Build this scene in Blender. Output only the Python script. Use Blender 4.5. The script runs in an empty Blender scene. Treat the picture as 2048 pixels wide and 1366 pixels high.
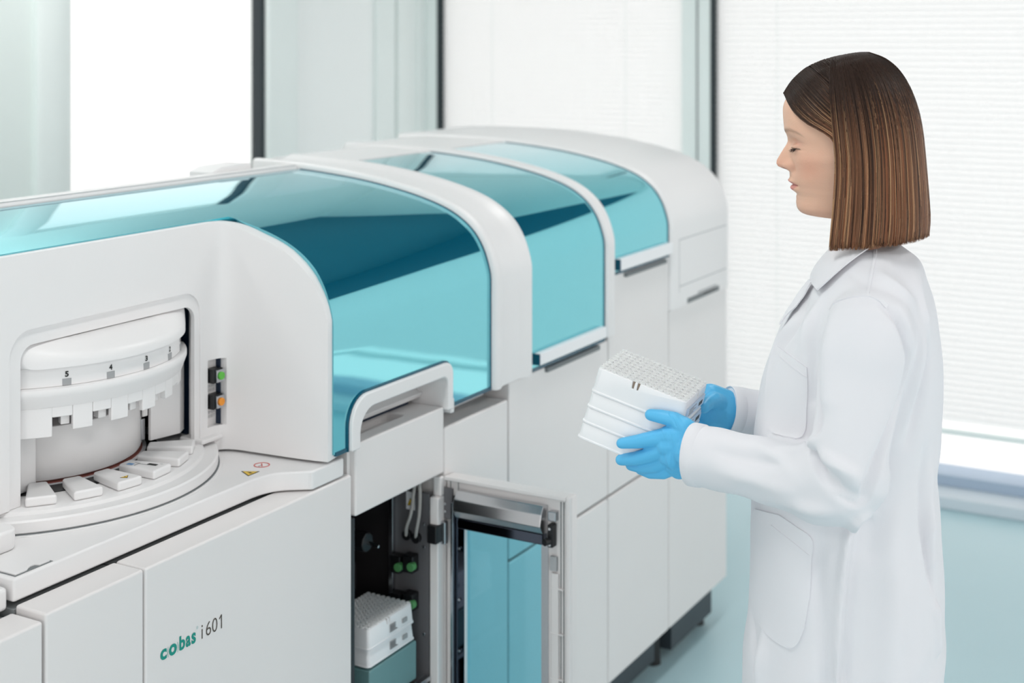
import bpy, bmesh, math, random
import numpy as np
from mathutils import Vector, Matrix, noise
from mathutils.bvhtree import BVHTree
sc = bpy.context.scene
COL = sc.collection
PI = math.pi

# ------------------------------------------------------------------ camera
YAW = math.atan(1604 / 2844)                 # view direction, counter-clockwise from +X
cam_d = bpy.data.cameras.new('camera'); cam = bpy.data.objects.new('camera', cam_d)
COL.objects.link(cam)
cam.location = (0, -1.487, 1.70)
cam.rotation_euler = (PI / 2, 0, YAW - PI / 2)
cam_d.sensor_width = 36; cam_d.lens = 50.0
cam_d.shift_y = -611 / 2048
cam_d.clip_start = .05
cam_d.dof.use_dof = True
cam_d.dof.focus_distance = 2.12
cam_d.dof.aperture_fstop = 4.0
sc.camera = cam
# ------------------------------------------------------------------ sky
w = bpy.data.worlds.new('sky'); sc.world = w; w.use_nodes = True
bg = w.node_tree.nodes['Background']
bg.inputs[0].default_value = (1.0, .975, .955, 1)
bg.inputs[1].default_value = 1.3
# ------------------------------------------------------------------ ceiling light panels
LIGHTS = [(1.2, -.4), (3.4, -.4), (1.2, -2.6), (3.4, -2.6), (-1.0, -.4), (-1.0, -2.6), (1.2, 1.3), (2.9, 1.6)]  # last two are added to brighten the window frames
def ceiling_lamp(x, y, power):
    d = bpy.data.lights.new('ceiling_lamp_light', 'AREA'); d.shape = 'RECTANGLE'
    d.size = 1.15; d.size_y = .28; d.energy = power * (.7 if y > 1 else 1); d.color = (1, .975, .95)
    o = bpy.data.objects.new('ceiling_lamp_light', d); COL.objects.link(o)
    o.location = (x, y, 2.93); return o
LAMP_POWER = 7
sc.view_settings.view_transform = 'Standard'
sc.view_settings.look = 'None'
sc.view_settings.exposure = 0.13
sc.view_settings.gamma = 1
sc.view_settings.use_curve_mapping = False
sc.cycles.use_denoising = True
sc.cycles.max_bounces = 8
sc.cycles.transparent_max_bounces = 12

# ------------------------------------------------------------------ materials
def srgb(r, g, b):
    f = lambda c: (c / 255 / 12.92) if c / 255 <= .04045 else ((c / 255 + .055) / 1.055) ** 2.4
    return (f(r), f(g), f(b), 1)
def mat(name, c, rough=.5, metal=0, bump=0, bscale=300, spec=.5, var=0, vscale=6, sheen=0, coat=0, emit=None):
    m = bpy.data.materials.new(name); m.use_nodes = True
    nt = m.node_tree; b = nt.nodes['Principled BSDF']
    b.inputs['Base Color'].default_value = c; b.inputs['Roughness'].default_value = rough
    b.inputs['Metallic'].default_value = metal; b.inputs['Specular IOR Level'].default_value = spec
    b.inputs['Coat Weight'].default_value = coat; b.inputs['Sheen Weight'].default_value = sheen
    tc = nt.nodes.new('ShaderNodeTexCoord')
    if bump:
        n = nt.nodes.new('ShaderNodeTexNoise'); n.inputs['Scale'].default_value = bscale
        nt.links.new(tc.outputs['Object'], n.inputs['Vector'])
        bp = nt.nodes.new('ShaderNodeBump'); bp.inputs['Strength'].default_value = bump; bp.inputs['Distance'].default_value = .002
        nt.links.new(n.outputs[0], bp.inputs['Height']); nt.links.new(bp.outputs[0], b.inputs['Normal'])
    if var:
        n = nt.nodes.new('ShaderNodeTexNoise'); n.inputs['Scale'].default_value = vscale
        nt.links.new(tc.outputs['Object'], n.inputs['Vector'])
        r = nt.nodes.new('ShaderNodeMapRange'); r.inputs[3].default_value = 1 - var; r.inputs[4].default_value = 1 + var
        nt.links.new(n.outputs[0], r.inputs[0])
        mx = nt.nodes.new('ShaderNodeVectorMath'); mx.operation = 'SCALE'; mx.inputs[0].default_value = c[:3]
        nt.links.new(r.outputs[0], mx.inputs['Scale']); nt.links.new(mx.outputs[0], b.inputs['Base Color'])
    if emit:
        b.inputs['Emission Color'].default_value = emit[0]; b.inputs['Emission Strength'].default_value = emit[1]
    return m
M = {}
M['shell'] = mat('white_shell_plastic', srgb(232, 230, 230), .38, bump=.04, bscale=900, var=.01)
M['panel'] = mat('white_lacquered_panel', srgb(230, 226, 225), .42, bump=.03, bscale=700, var=.012)
M['gap'] = mat('grey_gap', srgb(120, 124, 126), .6)
M['carcass'] = mat('carcass_grey', srgb(150, 153, 154), .6, var=.02)
M['dark'] = mat('dark_interior', srgb(46, 44, 46), .35, var=.1)
M['black'] = mat('black_plastic', srgb(18, 19, 22), .4)
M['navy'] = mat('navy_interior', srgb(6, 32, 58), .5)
M['plinth'] = mat('dark_plinth', srgb(52, 60, 66), .5, var=.05)
M['steel'] = mat('brushed_steel', srgb(190, 192, 196), .22, metal=1, bump=.05, bscale=400)
M['chrome'] = mat('chrome', srgb(205, 205, 207), .2, metal=1)
M['mirror'] = mat('dark_mirror_sheet', srgb(88, 92, 104), .08, metal=1)
M['midgrey'] = mat('grey_metal_sheet', srgb(98, 97, 100), .4, var=.06)
M['lightgrey'] = mat('light_grey_label', srgb(176, 178, 180), .5)
M['gasket'] = mat('black_gasket', srgb(22, 38, 44), .5)
M['frame'] = mat('window_frame_grey', srgb(243, 250, 248), .45, var=.02)
M['frost'] = mat('frosted_panel', srgb(252, 255, 254), .35)
M['wall'] = mat('wall_paint', srgb(240, 248, 245), .7, var=.02)
M['ceil'] = mat('ceiling_paint', srgb(66, 98, 108), .8)
M['bulkhead'] = mat('dark_teal_bulkhead', srgb(22, 74, 90), .6)
M['skirt'] = mat('pale_skirting', srgb(212, 222, 230), .5)
M['rail'] = mat('blue_grey_gap_shade', srgb(170, 188, 208), .5)  # colour of the shadow line in the gap above the skirting
M['teal_print'] = mat('teal_print', srgb(0, 142, 128), .5)
M['grey_print'] = mat('warm_grey_print', srgb(78, 70, 62), .5)
M['faint_print'] = mat('faint_print', srgb(165, 195, 195), .5)
M['black_print'] = mat('black_print', srgb(26, 26, 26), .5)
M['mid_print'] = mat('grey_print_blocks', srgb(160, 161, 163), .5)
M['blue_print'] = mat('blue_print', srgb(110, 165, 215), .5)
M['yellow'] = mat('yellow_sticker', srgb(232, 190, 40), .4)
M['red'] = mat('red_print', srgb(214, 90, 80), .5)
M['redline'] = mat('dull_red_line', srgb(150, 88, 78), .5)
M['green'] = mat('green_button', srgb(96, 190, 70), .3)
M['orange'] = mat('orange_button', srgb(240, 150, 40), .3)
M['greenconn'] = mat('green_connector', srgb(86, 150, 92), .4)
M['teal_tray'] = mat('teal_tray', srgb(112, 150, 152), .45, var=.02)
M['rack'] = mat('white_rack_plastic', srgb(238, 238, 240), .32)
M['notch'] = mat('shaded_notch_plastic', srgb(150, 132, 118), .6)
M['label'] = mat('pale_blue_label', srgb(205, 220, 238), .4)
M['cable'] = mat('grey_cable', srgb(170, 168, 165), .5)
M['floor'] = mat('teal_vinyl_floor', srgb(184, 214, 221), .32, bump=.05, bscale=60, var=.03, vscale=3)
M['diffuser'] = mat('lamp_diffuser', srgb(250, 250, 250), .5, emit=((1, .99, .97, 1), 5.0))

def glass_canopy():
    m = bpy.data.materials.new('teal_mirrored_canopy'); m.use_nodes = True; nt = m.node_tree; nt.nodes.clear()
    out = nt.nodes.new('ShaderNodeOutputMaterial')
    g = nt.nodes.new('ShaderNodeBsdfGlossy'); g.inputs['Color'].default_value = (.44, .95, 1.0, 1); g.inputs['Roughness'].default_value = .03
    d = nt.nodes.new('ShaderNodeBsdfPrincipled'); d.inputs['Base Color'].default_value = srgb(0, 98, 128); d.inputs['Roughness'].default_value = .3; d.inputs['Specular IOR Level'].default_value = 0
    mx = nt.nodes.new('ShaderNodeMixShader')
    lw = nt.nodes.new('ShaderNodeFresnel'); lw.inputs['IOR'].default_value = 1.5
    mr = nt.nodes.new('ShaderNodeMapRange'); mr.inputs[1].default_value = 0; mr.inputs[2].default_value = .6
    mr.inputs[3].default_value = .56; mr.inputs[4].default_value = .9
    mt = nt.nodes.new('ShaderNodeMixRGB'); mt.inputs[1].default_value = (.38, .92, .97, 1); mt.inputs[2].default_value = (.86, .98, 1, 1)
    m2 = nt.nodes.new('ShaderNodeMapRange'); m2.inputs[1].default_value = .10; m2.inputs[2].default_value = .55
    nt.links.new(lw.outputs[0], m2.inputs[0]); nt.links.new(m2.outputs[0], mt.inputs[0]); nt.links.new(mt.outputs[0], g.inputs['Color'])
    nt.links.new(lw.outputs[0], mr.inputs[0]); nt.links.new(mr.outputs[0], mx.inputs[0])
    tc = nt.nodes.new('ShaderNodeTexCoord'); mp = nt.nodes.new('ShaderNodeMapping'); mp.inputs['Scale'].default_value = (1.2, 6, 6)
    n = nt.nodes.new('ShaderNodeTexNoise'); n.inputs['Scale'].default_value = 1.6; n.inputs['Detail'].default_value = 1
    nt.links.new(tc.outputs['Object'], mp.inputs[0]); nt.links.new(mp.outputs[0], n.inputs['Vector'])
    bp = nt.nodes.new('ShaderNodeBump'); bp.inputs['Strength'].default_value = .02; bp.inputs['Distance'].default_value = .01
    nt.links.new(n.outputs[0], bp.inputs['Height']); nt.links.new(bp.outputs[0], g.inputs['Normal'])
    nt.links.new(d.outputs[0], mx.inputs[1]); nt.links.new(g.outputs[0], mx.inputs[2]); nt.links.new(mx.outputs[0], out.inputs[0])
    return m
M['canopy'] = glass_canopy()
M['canopy_edge'] = mat('dark_teal_edge', srgb(8, 78, 100), .2)
def clear(name, tint, gl=.08):
    m = bpy.data.materials.new(name); m.use_nodes = True; nt = m.node_tree; nt.nodes.clear()
    out = nt.nodes.new('ShaderNodeOutputMaterial')
    t = nt.nodes.new('ShaderNodeBsdfTransparent'); t.inputs[0].default_value = tint
    g = nt.nodes.new('ShaderNodeBsdfGlossy'); g.inputs['Roughness'].default_value = .02
    mx = nt.nodes.new('ShaderNodeMixShader'); mx.inputs[0].default_value = gl
    nt.links.new(t.outputs[0], mx.inputs[1]); nt.links.new(g.outputs[0], mx.inputs[2]); nt.links.new(mx.outputs[0], out.inputs[0])
    return m
M['window_glass'] = clear('window_glass', (1, 1, 1, 1), .05)
M['blue_pane'] = clear('blue_tinted_pane', (.54, .84, .91, 1), .03)
def translucent(name, c, t=.5):
    m = bpy.data.materials.new(name); m.use_nodes = True; nt = m.node_tree; nt.nodes.clear()
    out = nt.nodes.new('ShaderNodeOutputMaterial')
    a = nt.nodes.new('ShaderNodeBsdfDiffuse'); b = nt.nodes.new('ShaderNodeBsdfTranslucent')
    a.inputs[0].default_value = c; b.inputs[0].default_value = c
    mx = nt.nodes.new('ShaderNodeMixShader'); mx.inputs[0].default_value = t
    nt.links.new(a.outputs[0], mx.inputs[1]); nt.links.new(b.outputs[0], mx.inputs[2]); nt.links.new(mx.outputs[0], out.inputs[0])
    return m
M['slat'] = translucent('blind_slat', (.98, .98, .98, 1), .68)
M['tip'] = translucent('tip_plastic', (.93, .935, .93, 1), .35)

# ------------------------------------------------------------------ helpers
def link(name, me, m=None, parent=None, smooth=False, bevel=0, seg=2, ang=35):
    o = bpy.data.objects.new(name, me); COL.objects.link(o)
    if m is not None and not me.materials:
        me.materials.append(m if not isinstance(m, str) else M[m])
    if parent: o.parent = parent
    if smooth or bevel:
        for p in me.polygons: p.use_smooth = True
        me.set_sharp_from_angle(angle=math.radians(ang))
    if bevel:
        b = o.modifiers.new('bevel', 'BEVEL'); b.width = bevel; b.segments = seg; b.limit_method = 'ANGLE'
        b.angle_limit = math.radians(ang); b.harden_normals = True
    return o
def pyd(name, v, f, m=None, parent=None, **k):
    me = bpy.data.meshes.new(name); me.from_pydata([tuple(map(float, q)) for q in v], [], f); me.update()
    bm = bmesh.new(); bm.from_mesh(me); bmesh.ops.recalc_face_normals(bm, faces=bm.faces); bm.to_mesh(me); bm.free()
    return link(name, me, m, parent, **k)
def box(name, x0, x1, y0, y1, z0, z1, m, parent=None, bevel=.0, **k):
    v = [(x, y, z) for x in (x0, x1) for y in (y0, y1) for z in (z0, z1)]
    f = [(0, 1, 3, 2), (4, 6, 7, 5), (0, 4, 5, 1), (2, 3, 7, 6), (0, 2, 6, 4), (1, 5, 7, 3)]
    return pyd(name, v, f, m, parent, bevel=bevel, **k)
def prism(name, pts, axis, a0, a1, m, parent=None, **k):
    """closed polygon extruded along an axis; pts are the two other coordinates in x,y,z order"""
    def mk(p, a): return {'x': (a, p[0], p[1]), 'y': (p[0], a, p[1]), 'z': (p[0], p[1], a)}[axis]
    n = len(pts); v = [mk(p, a0) for p in pts] + [mk(p, a1) for p in pts]
    f = [tuple(range(n))[::-1], tuple(range(n, 2 * n))] + [(i, (i + 1) % n, n + (i + 1) % n, n + i) for i in range(n)]
    return pyd(name, v, f, m, parent, **k)
def grid(name, rows, m, parent=None, closed_u=False, closed_v=False, caps=False, **k):
    """rows of points -> quads"""
    R = len(rows); Cn = len(rows[0]); v = [p for r in rows for p in r]; f = []
    for i in range(R if closed_u else R - 1):
        for j in range(Cn if closed_v else Cn - 1):
            a = i * Cn + j; b = i * Cn + (j + 1) % Cn; c = ((i + 1) % R) * Cn + (j + 1) % Cn; d = ((i + 1) % R) * Cn + j
            f.append((a, b, c, d))
    if caps:
        f.append(tuple(range(Cn))[::-1]); f.append(tuple((R - 1) * Cn + j for j in range(Cn)))
    return pyd(name, v, f, m, parent, **k)
def lathe(name, prof, cx, cy, m, parent=None, t0=0, t1=2 * PI, n=64, **k):
    """prof: list of (r, z); angle measured from -Y towards +X"""
    full = abs(t1 - t0 - 2 * PI) < 1e-6
    rows = []
    for i in range(n if full else n + 1):
        t = t0 + (t1 - t0) * i / n
        rows.append([(cx + r * math.sin(t), cy - r * math.cos(t), z) for r, z in prof])
    return grid(name, rows, m, parent, closed_u=full, closed_v=True, caps=not full, **k)
def cyl(name, p0, p1, r0, r1, m, parent=None, n=20, **k):
    p0 = Vector(p0); p1 = Vector(p1); d = (p1 - p0).normalized()
    a = d.orthogonal().normalized(); b = d.cross(a)
    rows = [[tuple(p + a * r * math.cos(t) + b * r * math.sin(t)) for t in [2 * PI * i / n for i in range(n)]] for p, r in ((p0, r0), (p1, r1))]
    return grid(name, rows, m, parent, closed_v=True, caps=True, **({'bevel': .0008} | k))
def tube(name, pts, r, m, parent=None, n=8, **k):
    pts = smooth_path(pts, 6); rows = []
    for i, p in enumerate(pts):
        d = (pts[min(i + 1, len(pts) - 1)] - pts[max(i - 1, 0)]).normalized()
        a = d.cross(Vector((.31, .2, .93))).normalized(); b = d.cross(a)
        rr = r if not callable(r) else r(i / (len(pts) - 1))
        rows.append([tuple(p + a * rr * math.cos(2 * PI * j / n) + b * rr * math.sin(2 * PI * j / n)) for j in range(n)])
    return grid(name, rows, m, parent, closed_v=True, caps=True, smooth=True, **k)
def smooth_path(pts, sub):
    P = [Vector(p) for p in pts]; out = []
    for i in range(len(P) - 1):
        p0 = P[max(i - 1, 0)]; p1 = P[i]; p2 = P[i + 1]; p3 = P[min(i + 2, len(P) - 1)]
        for s in range(sub):
            t = s / sub
            out.append(.5 * ((2 * p1) + (p2 - p0) * t + (2 * p0 - 5 * p1 + 4 * p2 - p3) * t * t + (3 * p1 - p0 - 3 * p2 + p3) * t ** 3))
    out.append(P[-1]); return out
def cut(o, *cutters):
    """carve cutters out of o's mesh, then delete them"""
    for c in cutters:
        md = o.modifiers.new('cut', 'BOOLEAN'); md.operation = 'DIFFERENCE'; md.object = c; md.solver = 'EXACT'
        o.modifiers.move(len(o.modifiers) - 1, 0)
        keep = [x for x in o.modifiers if x.type != 'BOOLEAN']
        vis = [x.show_viewport for x in keep]
        for x in keep: x.show_viewport = False
        dg = bpy.context.evaluated_depsgraph_get(); dg.update()
        me = bpy.data.meshes.new_from_object(o.evaluated_get(dg))
        o.modifiers.remove(md)
        for x, s in zip(keep, vis): x.show_viewport = s
        o.data = me
        bpy.data.objects.remove(c)
    return o
def apply_all(o):
    dg = bpy.context.evaluated_depsgraph_get(); dg.update()
    me = bpy.data.meshes.new_from_object(o.evaluated_get(dg)); o.modifiers.clear(); o.data = me; return o
def thing(name, label, cat, loc=(0, 0, 0), group=None):
    o = bpy.data.objects.new(name, None); COL.objects.link(o); o.location = loc
    o['label'] = label; o['category'] = cat
    if group: o['group'] = group
    o.empty_display_size = .05
    return o
def settle(root):
    """children were built in world coordinates: make them relative to the root"""
    bpy.context.view_layer.update()
    inv = root.matrix_world.inverted()
    for c in root.children: c.matrix_parent_inverse = inv
    return root
def structure(o): o['kind'] = 'structure'; return o
def rrect(x0, x1, z0, z1, r, n=6, corners=(1, 1, 1, 1)):
    out = []
    for i, (cx, cz, a) in enumerate([(x0 + r, z0 + r, PI), (x1 - r, z0 + r, 1.5 * PI), (x1 - r, z1 - r, 0), (x0 + r, z1 - r, .5 * PI)]):
        if corners[i]:
            out += [(cx + r * math.cos(a + .5 * PI * j / n), cz + r * math.sin(a + .5 * PI * j / n)) for j in range(n + 1)]
        else: out.append([(x0, z0), (x1, z0), (x1, z1), (x0, z1)][i])
    return out
def lettering(name, txt, x0, x1, z0, z1, y, m, parent, bold=0.0, xform=None, depth=.0003):
    """flat print fitted to a rectangle of the plane y (facing -Y), or moved by xform from the plane"""
    cu = bpy.data.curves.new(name, 'FONT'); cu.body = txt; cu.size = 1; cu.offset = bold; cu.extrude = .0; cu.align_x = 'CENTER'
    cu.resolution_u = 4
    o = bpy.data.objects.new(name, cu); COL.objects.link(o)
    dg = bpy.context.evaluated_depsgraph_get(); dg.update()
    me = bpy.data.meshes.new_from_object(o.evaluated_get(dg)); bpy.data.objects.remove(o)
    vs = np.array([v.co[:] for v in me.vertices]); lo = vs.min(0); hi = vs.max(0)
    for v in me.vertices:
        a = (v.co.x - lo[0]) / max(hi[0] - lo[0], 1e-6); b = (v.co.y - lo[1]) / max(hi[1] - lo[1], 1e-6)
        p = (x0 + a * (x1 - x0), y, z0 + b * (z1 - z0))
        v.co = xform(*p) if xform else p
    me.materials.clear()
    return link(name, me, m, parent)

# ------------------------------------------------------------------ the room
WX, WY = 5.37, 2.0
structure(box('floor', -3.4, 5.6, -4.8, 2.2, -.1, 0, 'floor'))
structure(box('ceiling', -3.4, 5.6, -4.8, 2.2, 3.0, 3.1, 'ceil'))
# right wall: lintel, post with black gasket, glass, blinds
wr = structure(box('wall_right', WX, WX + .12, -.2, 2.2, 2.2, 3.0, 'wall'))
structure(box('trim_4', WX, WX + .12, -4.8, -.201, 2.2, 3.0, 'bulkhead'))
structure(box('baseboard_right', 5.21, WX + .12, -4.8, 2.0, 0, .045, 'skirt', bevel=.006))
structure(box('trim_1', WX - .03, WX + .12, -4.8, 2.0, .045, .085, 'rail', bevel=.004))  # strip coloured as the bluish gap shadow over the skirting
wn = structure(box('window_1', WX, WX + .08, .625, .752, .085, 2.2, 'frame', bevel=.004))
box('gasket', WX - .004, WX + .05, .606, .6245, .086, 2.2, 'gasket', wn)
box('pane', WX + .05, WX + .056, -4.6, .606, .085, 2.2, 'window_glass', wn)
box('frame_groove', WX - .006, WX - .0005, .68, .684, .09, 2.19, 'gap', wn)
wn2 = structure(box('window_2', WX, WX + .08, 1.925, 1.995, .085, 2.2, 'frame', bevel=.004))
box('gasket', WX - .004, WX + .05, 1.902, 1.9245, .086, 2.2, 'gasket', wn2)
box('pane', WX + .05, WX + .056, .752, 1.902, .085, 2.2, 'window_glass', wn2)
# back wall
structure(box('wall_back', -3.4, 3.134, WY, WY + .12, 0, 3.0, 'wall'))
structure(box('trim_2', 3.134, 5.37, WY, WY + .12, 2.25, 3.0, 'wall'))
structure(box('trim_3', 3.134, 5.37, WY, WY + .12, 0, .35, 'wall'))
wb = structure(prism('window_3', [(3.134, WY + .08), (3.134, WY - .02), (3.15, WY - .03), (3.24, WY - .03), (3.289, WY - .005), (3.289, WY + .08)], 'z', .35, 2.25, 'frame', bevel=.003))
box('pane', 3.289, 4.232, WY + .03, WY + .036, .35, 2.25, 'window_glass', wb)
box('gasket', 4.234, 4.258, WY - .004, WY + .04, .35, 2.25, 'gasket', wb)
box('stile', 4.26, 4.45, WY - .02, WY + .08, .35, 2.25, 'frame', wb, bevel=.012)
w4 = structure(box('window_4', 4.45, 4.998, WY + .01, WY + .05, .35, 2.25, 'frost'))
box('post', 5.0, 5.13, WY - .01, WY + .08, .35, 2.25, 'frame', w4, bevel=.004)
box('post', 5.13, 5.16, WY + .01, WY + .08, .35, 2.25, 'frost', w4)
box('post', 5.16, 5.30, WY - .01, WY + .08, .35, 2.25, 'frame', w4, bevel=.004)
box('post', 5.30, 5.37, WY - .02, WY + .08, .35, 2.25, 'frame', w4, bevel=.004)

def blind(label, y0, y1, group):
    t = thing('window_blind', label, 'blind', (WX + .015, (y0 + y1) / 2, 2.2), group)
    box('head_rail', WX + .0, WX + .03, y0, y1, 2.155, 2.195, 'frame', t)
    s = box('slat', -.0155, .0155, y0, y1, -.0006, .0006, 'slat', t)
    z = 2.14; first = True
    while z > .26:
        o = s if first else s.copy()
        if not first: COL.objects.link(o)
        first = False
        o.location = (WX + .017, 0, z); o.rotation_euler = (0, math.radians(72), 0); z -= .0235
    box('bottom_rail', WX + .005, WX + .03, y0, y1, .225, .245, 'frame', t)
    for yy in (y0 + .25, y1 - .25):
        box('lift_cord', WX + .014, WX + .016, yy, yy + .0015, .245, 2.155, 'frame', t)
    settle(t)
blind('closed white slatted blind in the window straight behind the long analyser', .757, 1.898, 'white slatted blinds on the right wall')
blind('wide closed white slatted blind behind the woman', -4.55, .602, 'white slatted blinds on the right wall')
LAMP_WHERE = ['above the open cabinet', 'above the far white end cap', 'near side of the room, above the camera', 'above the floor behind the woman', 'far left, in line with the analyser', 'far left, behind the camera', 'added beside the back wall, left, to brighten the window frames', 'added beside the back wall, right, to brighten the window frames']
for i, (x, y) in enumerate(LIGHTS):
    t = thing('ceiling_light', 'white ceiling light panel ' + LAMP_WHERE[i], 'ceiling light', (x, y, 3.0), 'ceiling light panels')
    box('frame', x - .62, x + .62, y - .17, y + .17, 2.965, 3.0, 'frame', t)
    box('diffuser', x - .59, x + .59, y - .14, y + .14, 2.955, 2.9648, 'diffuser', t)
    lt = ceiling_lamp(x, y, LAMP_POWER); lt.parent = t
    settle(t)

# ------------------------------------------------------------------ analyser: common profile (y, z)
PROF = [(0, .97), (0, 1.05), (0, 1.13), (0, 1.195), (.011, 1.242), (.036, 1.287), (.085, 1.3255), (.148, 1.350), (.25, 1.3735), (.353, 1.389), (.5, 1.4015), (.62, 1.406), (.75, 1.407), (.86, 1.403)]
def profile(z0=None, y1=.5, ext=False):
    A = np.array(PROF); s = np.r_[0, np.cumsum(np.hypot(*np.diff(A, axis=0).T))]; q = np.unique(np.r_[np.linspace(0, s[3], 5), np.linspace(s[3], s[-1], 84)])
    cols = []
    for c in range(2):                       # monotone cubic: no overshoot next to the flat front
        y = A[:, c]; h = np.diff(s); dl = np.diff(y) / h; m = np.zeros(len(y)); m[0], m[-1] = dl[0], dl[-1]
        for i in range(1, len(y) - 1):
            m[i] = 0 if dl[i - 1] * dl[i] <= 0 else (2 * h[i] + h[i-1] + h[i] + 2 * h[i-1]) / ((2 * h[i] + h[i-1]) / dl[i-1] + (h[i] + 2 * h[i-1]) / dl[i])
        k = np.clip(np.searchsorted(s, q, side='right') - 1, 0, len(h) - 1); t = (q - s[k]) / h[k]
        cols.append((2*t**3-3*t**2+1)*y[k] + (t**3-2*t**2+t)*h[k]*m[k] + (-2*t**3+3*t**2)*y[k+1] + (t**3-t**2)*h[k]*m[k+1])
    pp = [Vector((a, b, 0)) for a, b in zip(*cols)]
    out = [(p.x, p.y) for p in pp if p.y >= (z0 or 0) - 1e-6 or p.x > .01]
    out = [p for p in out if p[0] <= y1 + 1e-6]
    out = [q for i, q in enumerate(out) if i == 0 or abs(q[0] - out[i - 1][0]) + abs(q[1] - out[i - 1][1]) > 1e-4]
    if z0 and out[0][1] > z0 + 1e-4: out = [(0, z0)] + out
    return out
def shell(name, pr, cross, m, parent=None, **k):
    """sweep a cross-section [(x, offset)] along the profile, offset outwards along its normal"""
    rows = []
    for i, (y, z) in enumerate(pr):
        a = pr[max(i - 1, 0)]; b = pr[min(i + 1, len(pr) - 1)]
        ty, tz = b[0] - a[0], b[1] - a[1]; l = math.hypot(ty, tz); ny, nz = -tz / l, ty / l
        rows.append([(x, y + ny * d, z + nz * d) for x, d in cross])
    return grid(name, rows, m, parent, **({'smooth': True, 'ang': 40} | k))

# ------------------------------------------------------------------ base cabinets
def door_panel(x0, x1, z0, z1, parent, y1=.06, name='front_panel', bevel=.004):
    return box(name, x0, x1, 0, y1, z0, z1, 'panel', parent, bevel=bevel, seg=3)
t = thing('base_cabinet', 'white lower cabinet at the left edge, below the side counter', 'cabinet', (1.1, .3, 0))
box('carcass', .80, 1.352, .062, .56, .13, .905, 'carcass', t)
door_panel(.80, 1.3545, .13, .914, t)
box('plinth', .80, 1.35, .1, .5, 0, .13, 'plinth', t)
settle(t)
t = thing('base_cabinet', 'narrow white cabinet left of the one with the teal lettering', 'cabinet', (1.45, .3, 0))
box('carcass', 1.359, 1.541, .062, .56, .13, .915, 'carcass', t)
door_panel(1.3595, 1.5435, .13, .922, t)
box('plinth', 1.359, 1.541, .1, .5, 0, .13, 'plinth', t)
settle(t)
t = thing('base_cabinet', 'wide white cabinet with teal and grey lettering on its front', 'cabinet', (1.8, .3, 0))
box('carcass', 1.546, 2.055, .062, .56, .13, .915, 'carcass', t)
p = door_panel(1.5465, 2.058, .13, .922, t)
pk = prism('pocket_cutter', rrect(1.862, 1.952, .018, .056, .006), 'z', .900, .95, 'panel')
cut(p, pk)
box('plinth', 1.546, 2.055, .1, .5, 0, .13, 'plinth', t)
Y = -.0006
b = lettering('lettering', 'c', 1.5770, 1.5905, .7745, .7905, Y, 'teal_print', t, .035)
lettering('lettering', 'o', 1.5950, 1.6120, .7740, .7910, Y, 'teal_print', t, .035)
lettering('lettering', 'b', 1.6175, 1.6300, .7745, .7965, Y, 'teal_print', t, .03)
lettering('lettering', 'a', 1.6315, 1.6420, .7745, .7910, Y, 'teal_print', t, .03)
lettering('lettering', 's', 1.6440, 1.6535, .7745, .7910, Y, 'teal_print', t, .03)
lettering('lettering', ')', 1.6130, 1.6150, .7745, .7905, Y, 'teal_print', t)
lettering('lettering', '(', 1.5920, 1.5940, .7745, .7905, Y, 'teal_print', t)
lettering('lettering', '\u00ae', 1.6545, 1.6590, .7935, .7985, Y, 'faint_print', t)
lettering('lettering', 'i', 1.6665, 1.6690, .7750, .7960, Y, 'grey_print', t, -.002)
lettering('lettering', '6', 1.6765, 1.6880, .7750, .7965, Y, 'grey_print', t, -.01)
lettering('lettering', '0', 1.6905, 1.7025, .7750, .7965, Y, 'grey_print', t, -.01)
prism('lettering', [(1.7112, .775), (1.7129, .775), (1.7129, .7965), (1.7116, .7965), (1.7072, .7925), (1.7072, .7905), (1.7112, .7938)], 'y', -.0008, -.0003, 'grey_print', t)
settle(t)

t = thing('tall_cabinet_section', 'white cabinet front right of the open door, below the big teal canopy', 'cabinet', (2.5, .3, 0))
box('carcass', 2.372, 2.618, .062, .56, .13, .90, 'carcass', t)
p = door_panel(2.368, 2.6195, .13, .930, t, y1=.13)
cut(p, box('c', 2.40, 2.53, .03, .045, .918, .94, 'gap'), box('c', 2.40, 2.53, .055, .10, .915, .94, 'gap'))
box('handle_slot', 2.401, 2.529, .031, .044, .917, .919, 'gap', t)
box('handle_slot', 2.401, 2.529, .056, .099, .914, .916, 'gap', t)
box('plinth', 2.37, 2.618, .08, .5, .03, .129, 'plinth', t)
settle(t)
t = thing('tall_cabinet_section', 'white cabinet with upper and lower panels under the middle canopy', 'cabinet', (2.87, .3, 0))
box('carcass', 2.63, 3.105, .06, .84, .13, .955, 'carcass', t)
p = door_panel(2.6255, 3.1085, .588, .965, t, y1=.12, name='upper_panel')
door_panel(2.6255, 3.1085, .13, .582, t, name='lower_panel')
box('plinth', 2.63, 3.11, .05, .8, .03, .129, 'plinth', t)
settle(t)
t = thing('tall_cabinet_section', 'white cabinet under the smallest, farthest teal canopy', 'cabinet', (3.3, .3, 0))
box('carcass', 3.116, 3.475, .06, .84, .13, 1.11, 'carcass', t)
door_panel(3.1135, 3.4795, .588, 1.122, t, y1=.1, name='upper_panel')
door_panel(3.1135, 3.4795, .13, .582, t, name='lower_panel')
box('plinth', 3.115, 3.50, .05, .8, .03, .129, 'plinth', t)
cyl('foot', (3.547, .075, 0), (3.547, .075, .128), .022, .015, 'black', t)
cyl('foot', (3.2, .075, 0), (3.2, .075, .03), .022, .018, 'black', t)
settle(t)
t = thing('tall_cabinet_section', 'white end cabinet at the far right, below the curved white end cap', 'cabinet', (3.7, .3, 0))
box('carcass', 3.486, 3.90, .03, .855, .13, .965, 'panel', t)
door_panel(3.4845, 3.907, .13, .972, t, y1=.03)
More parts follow.
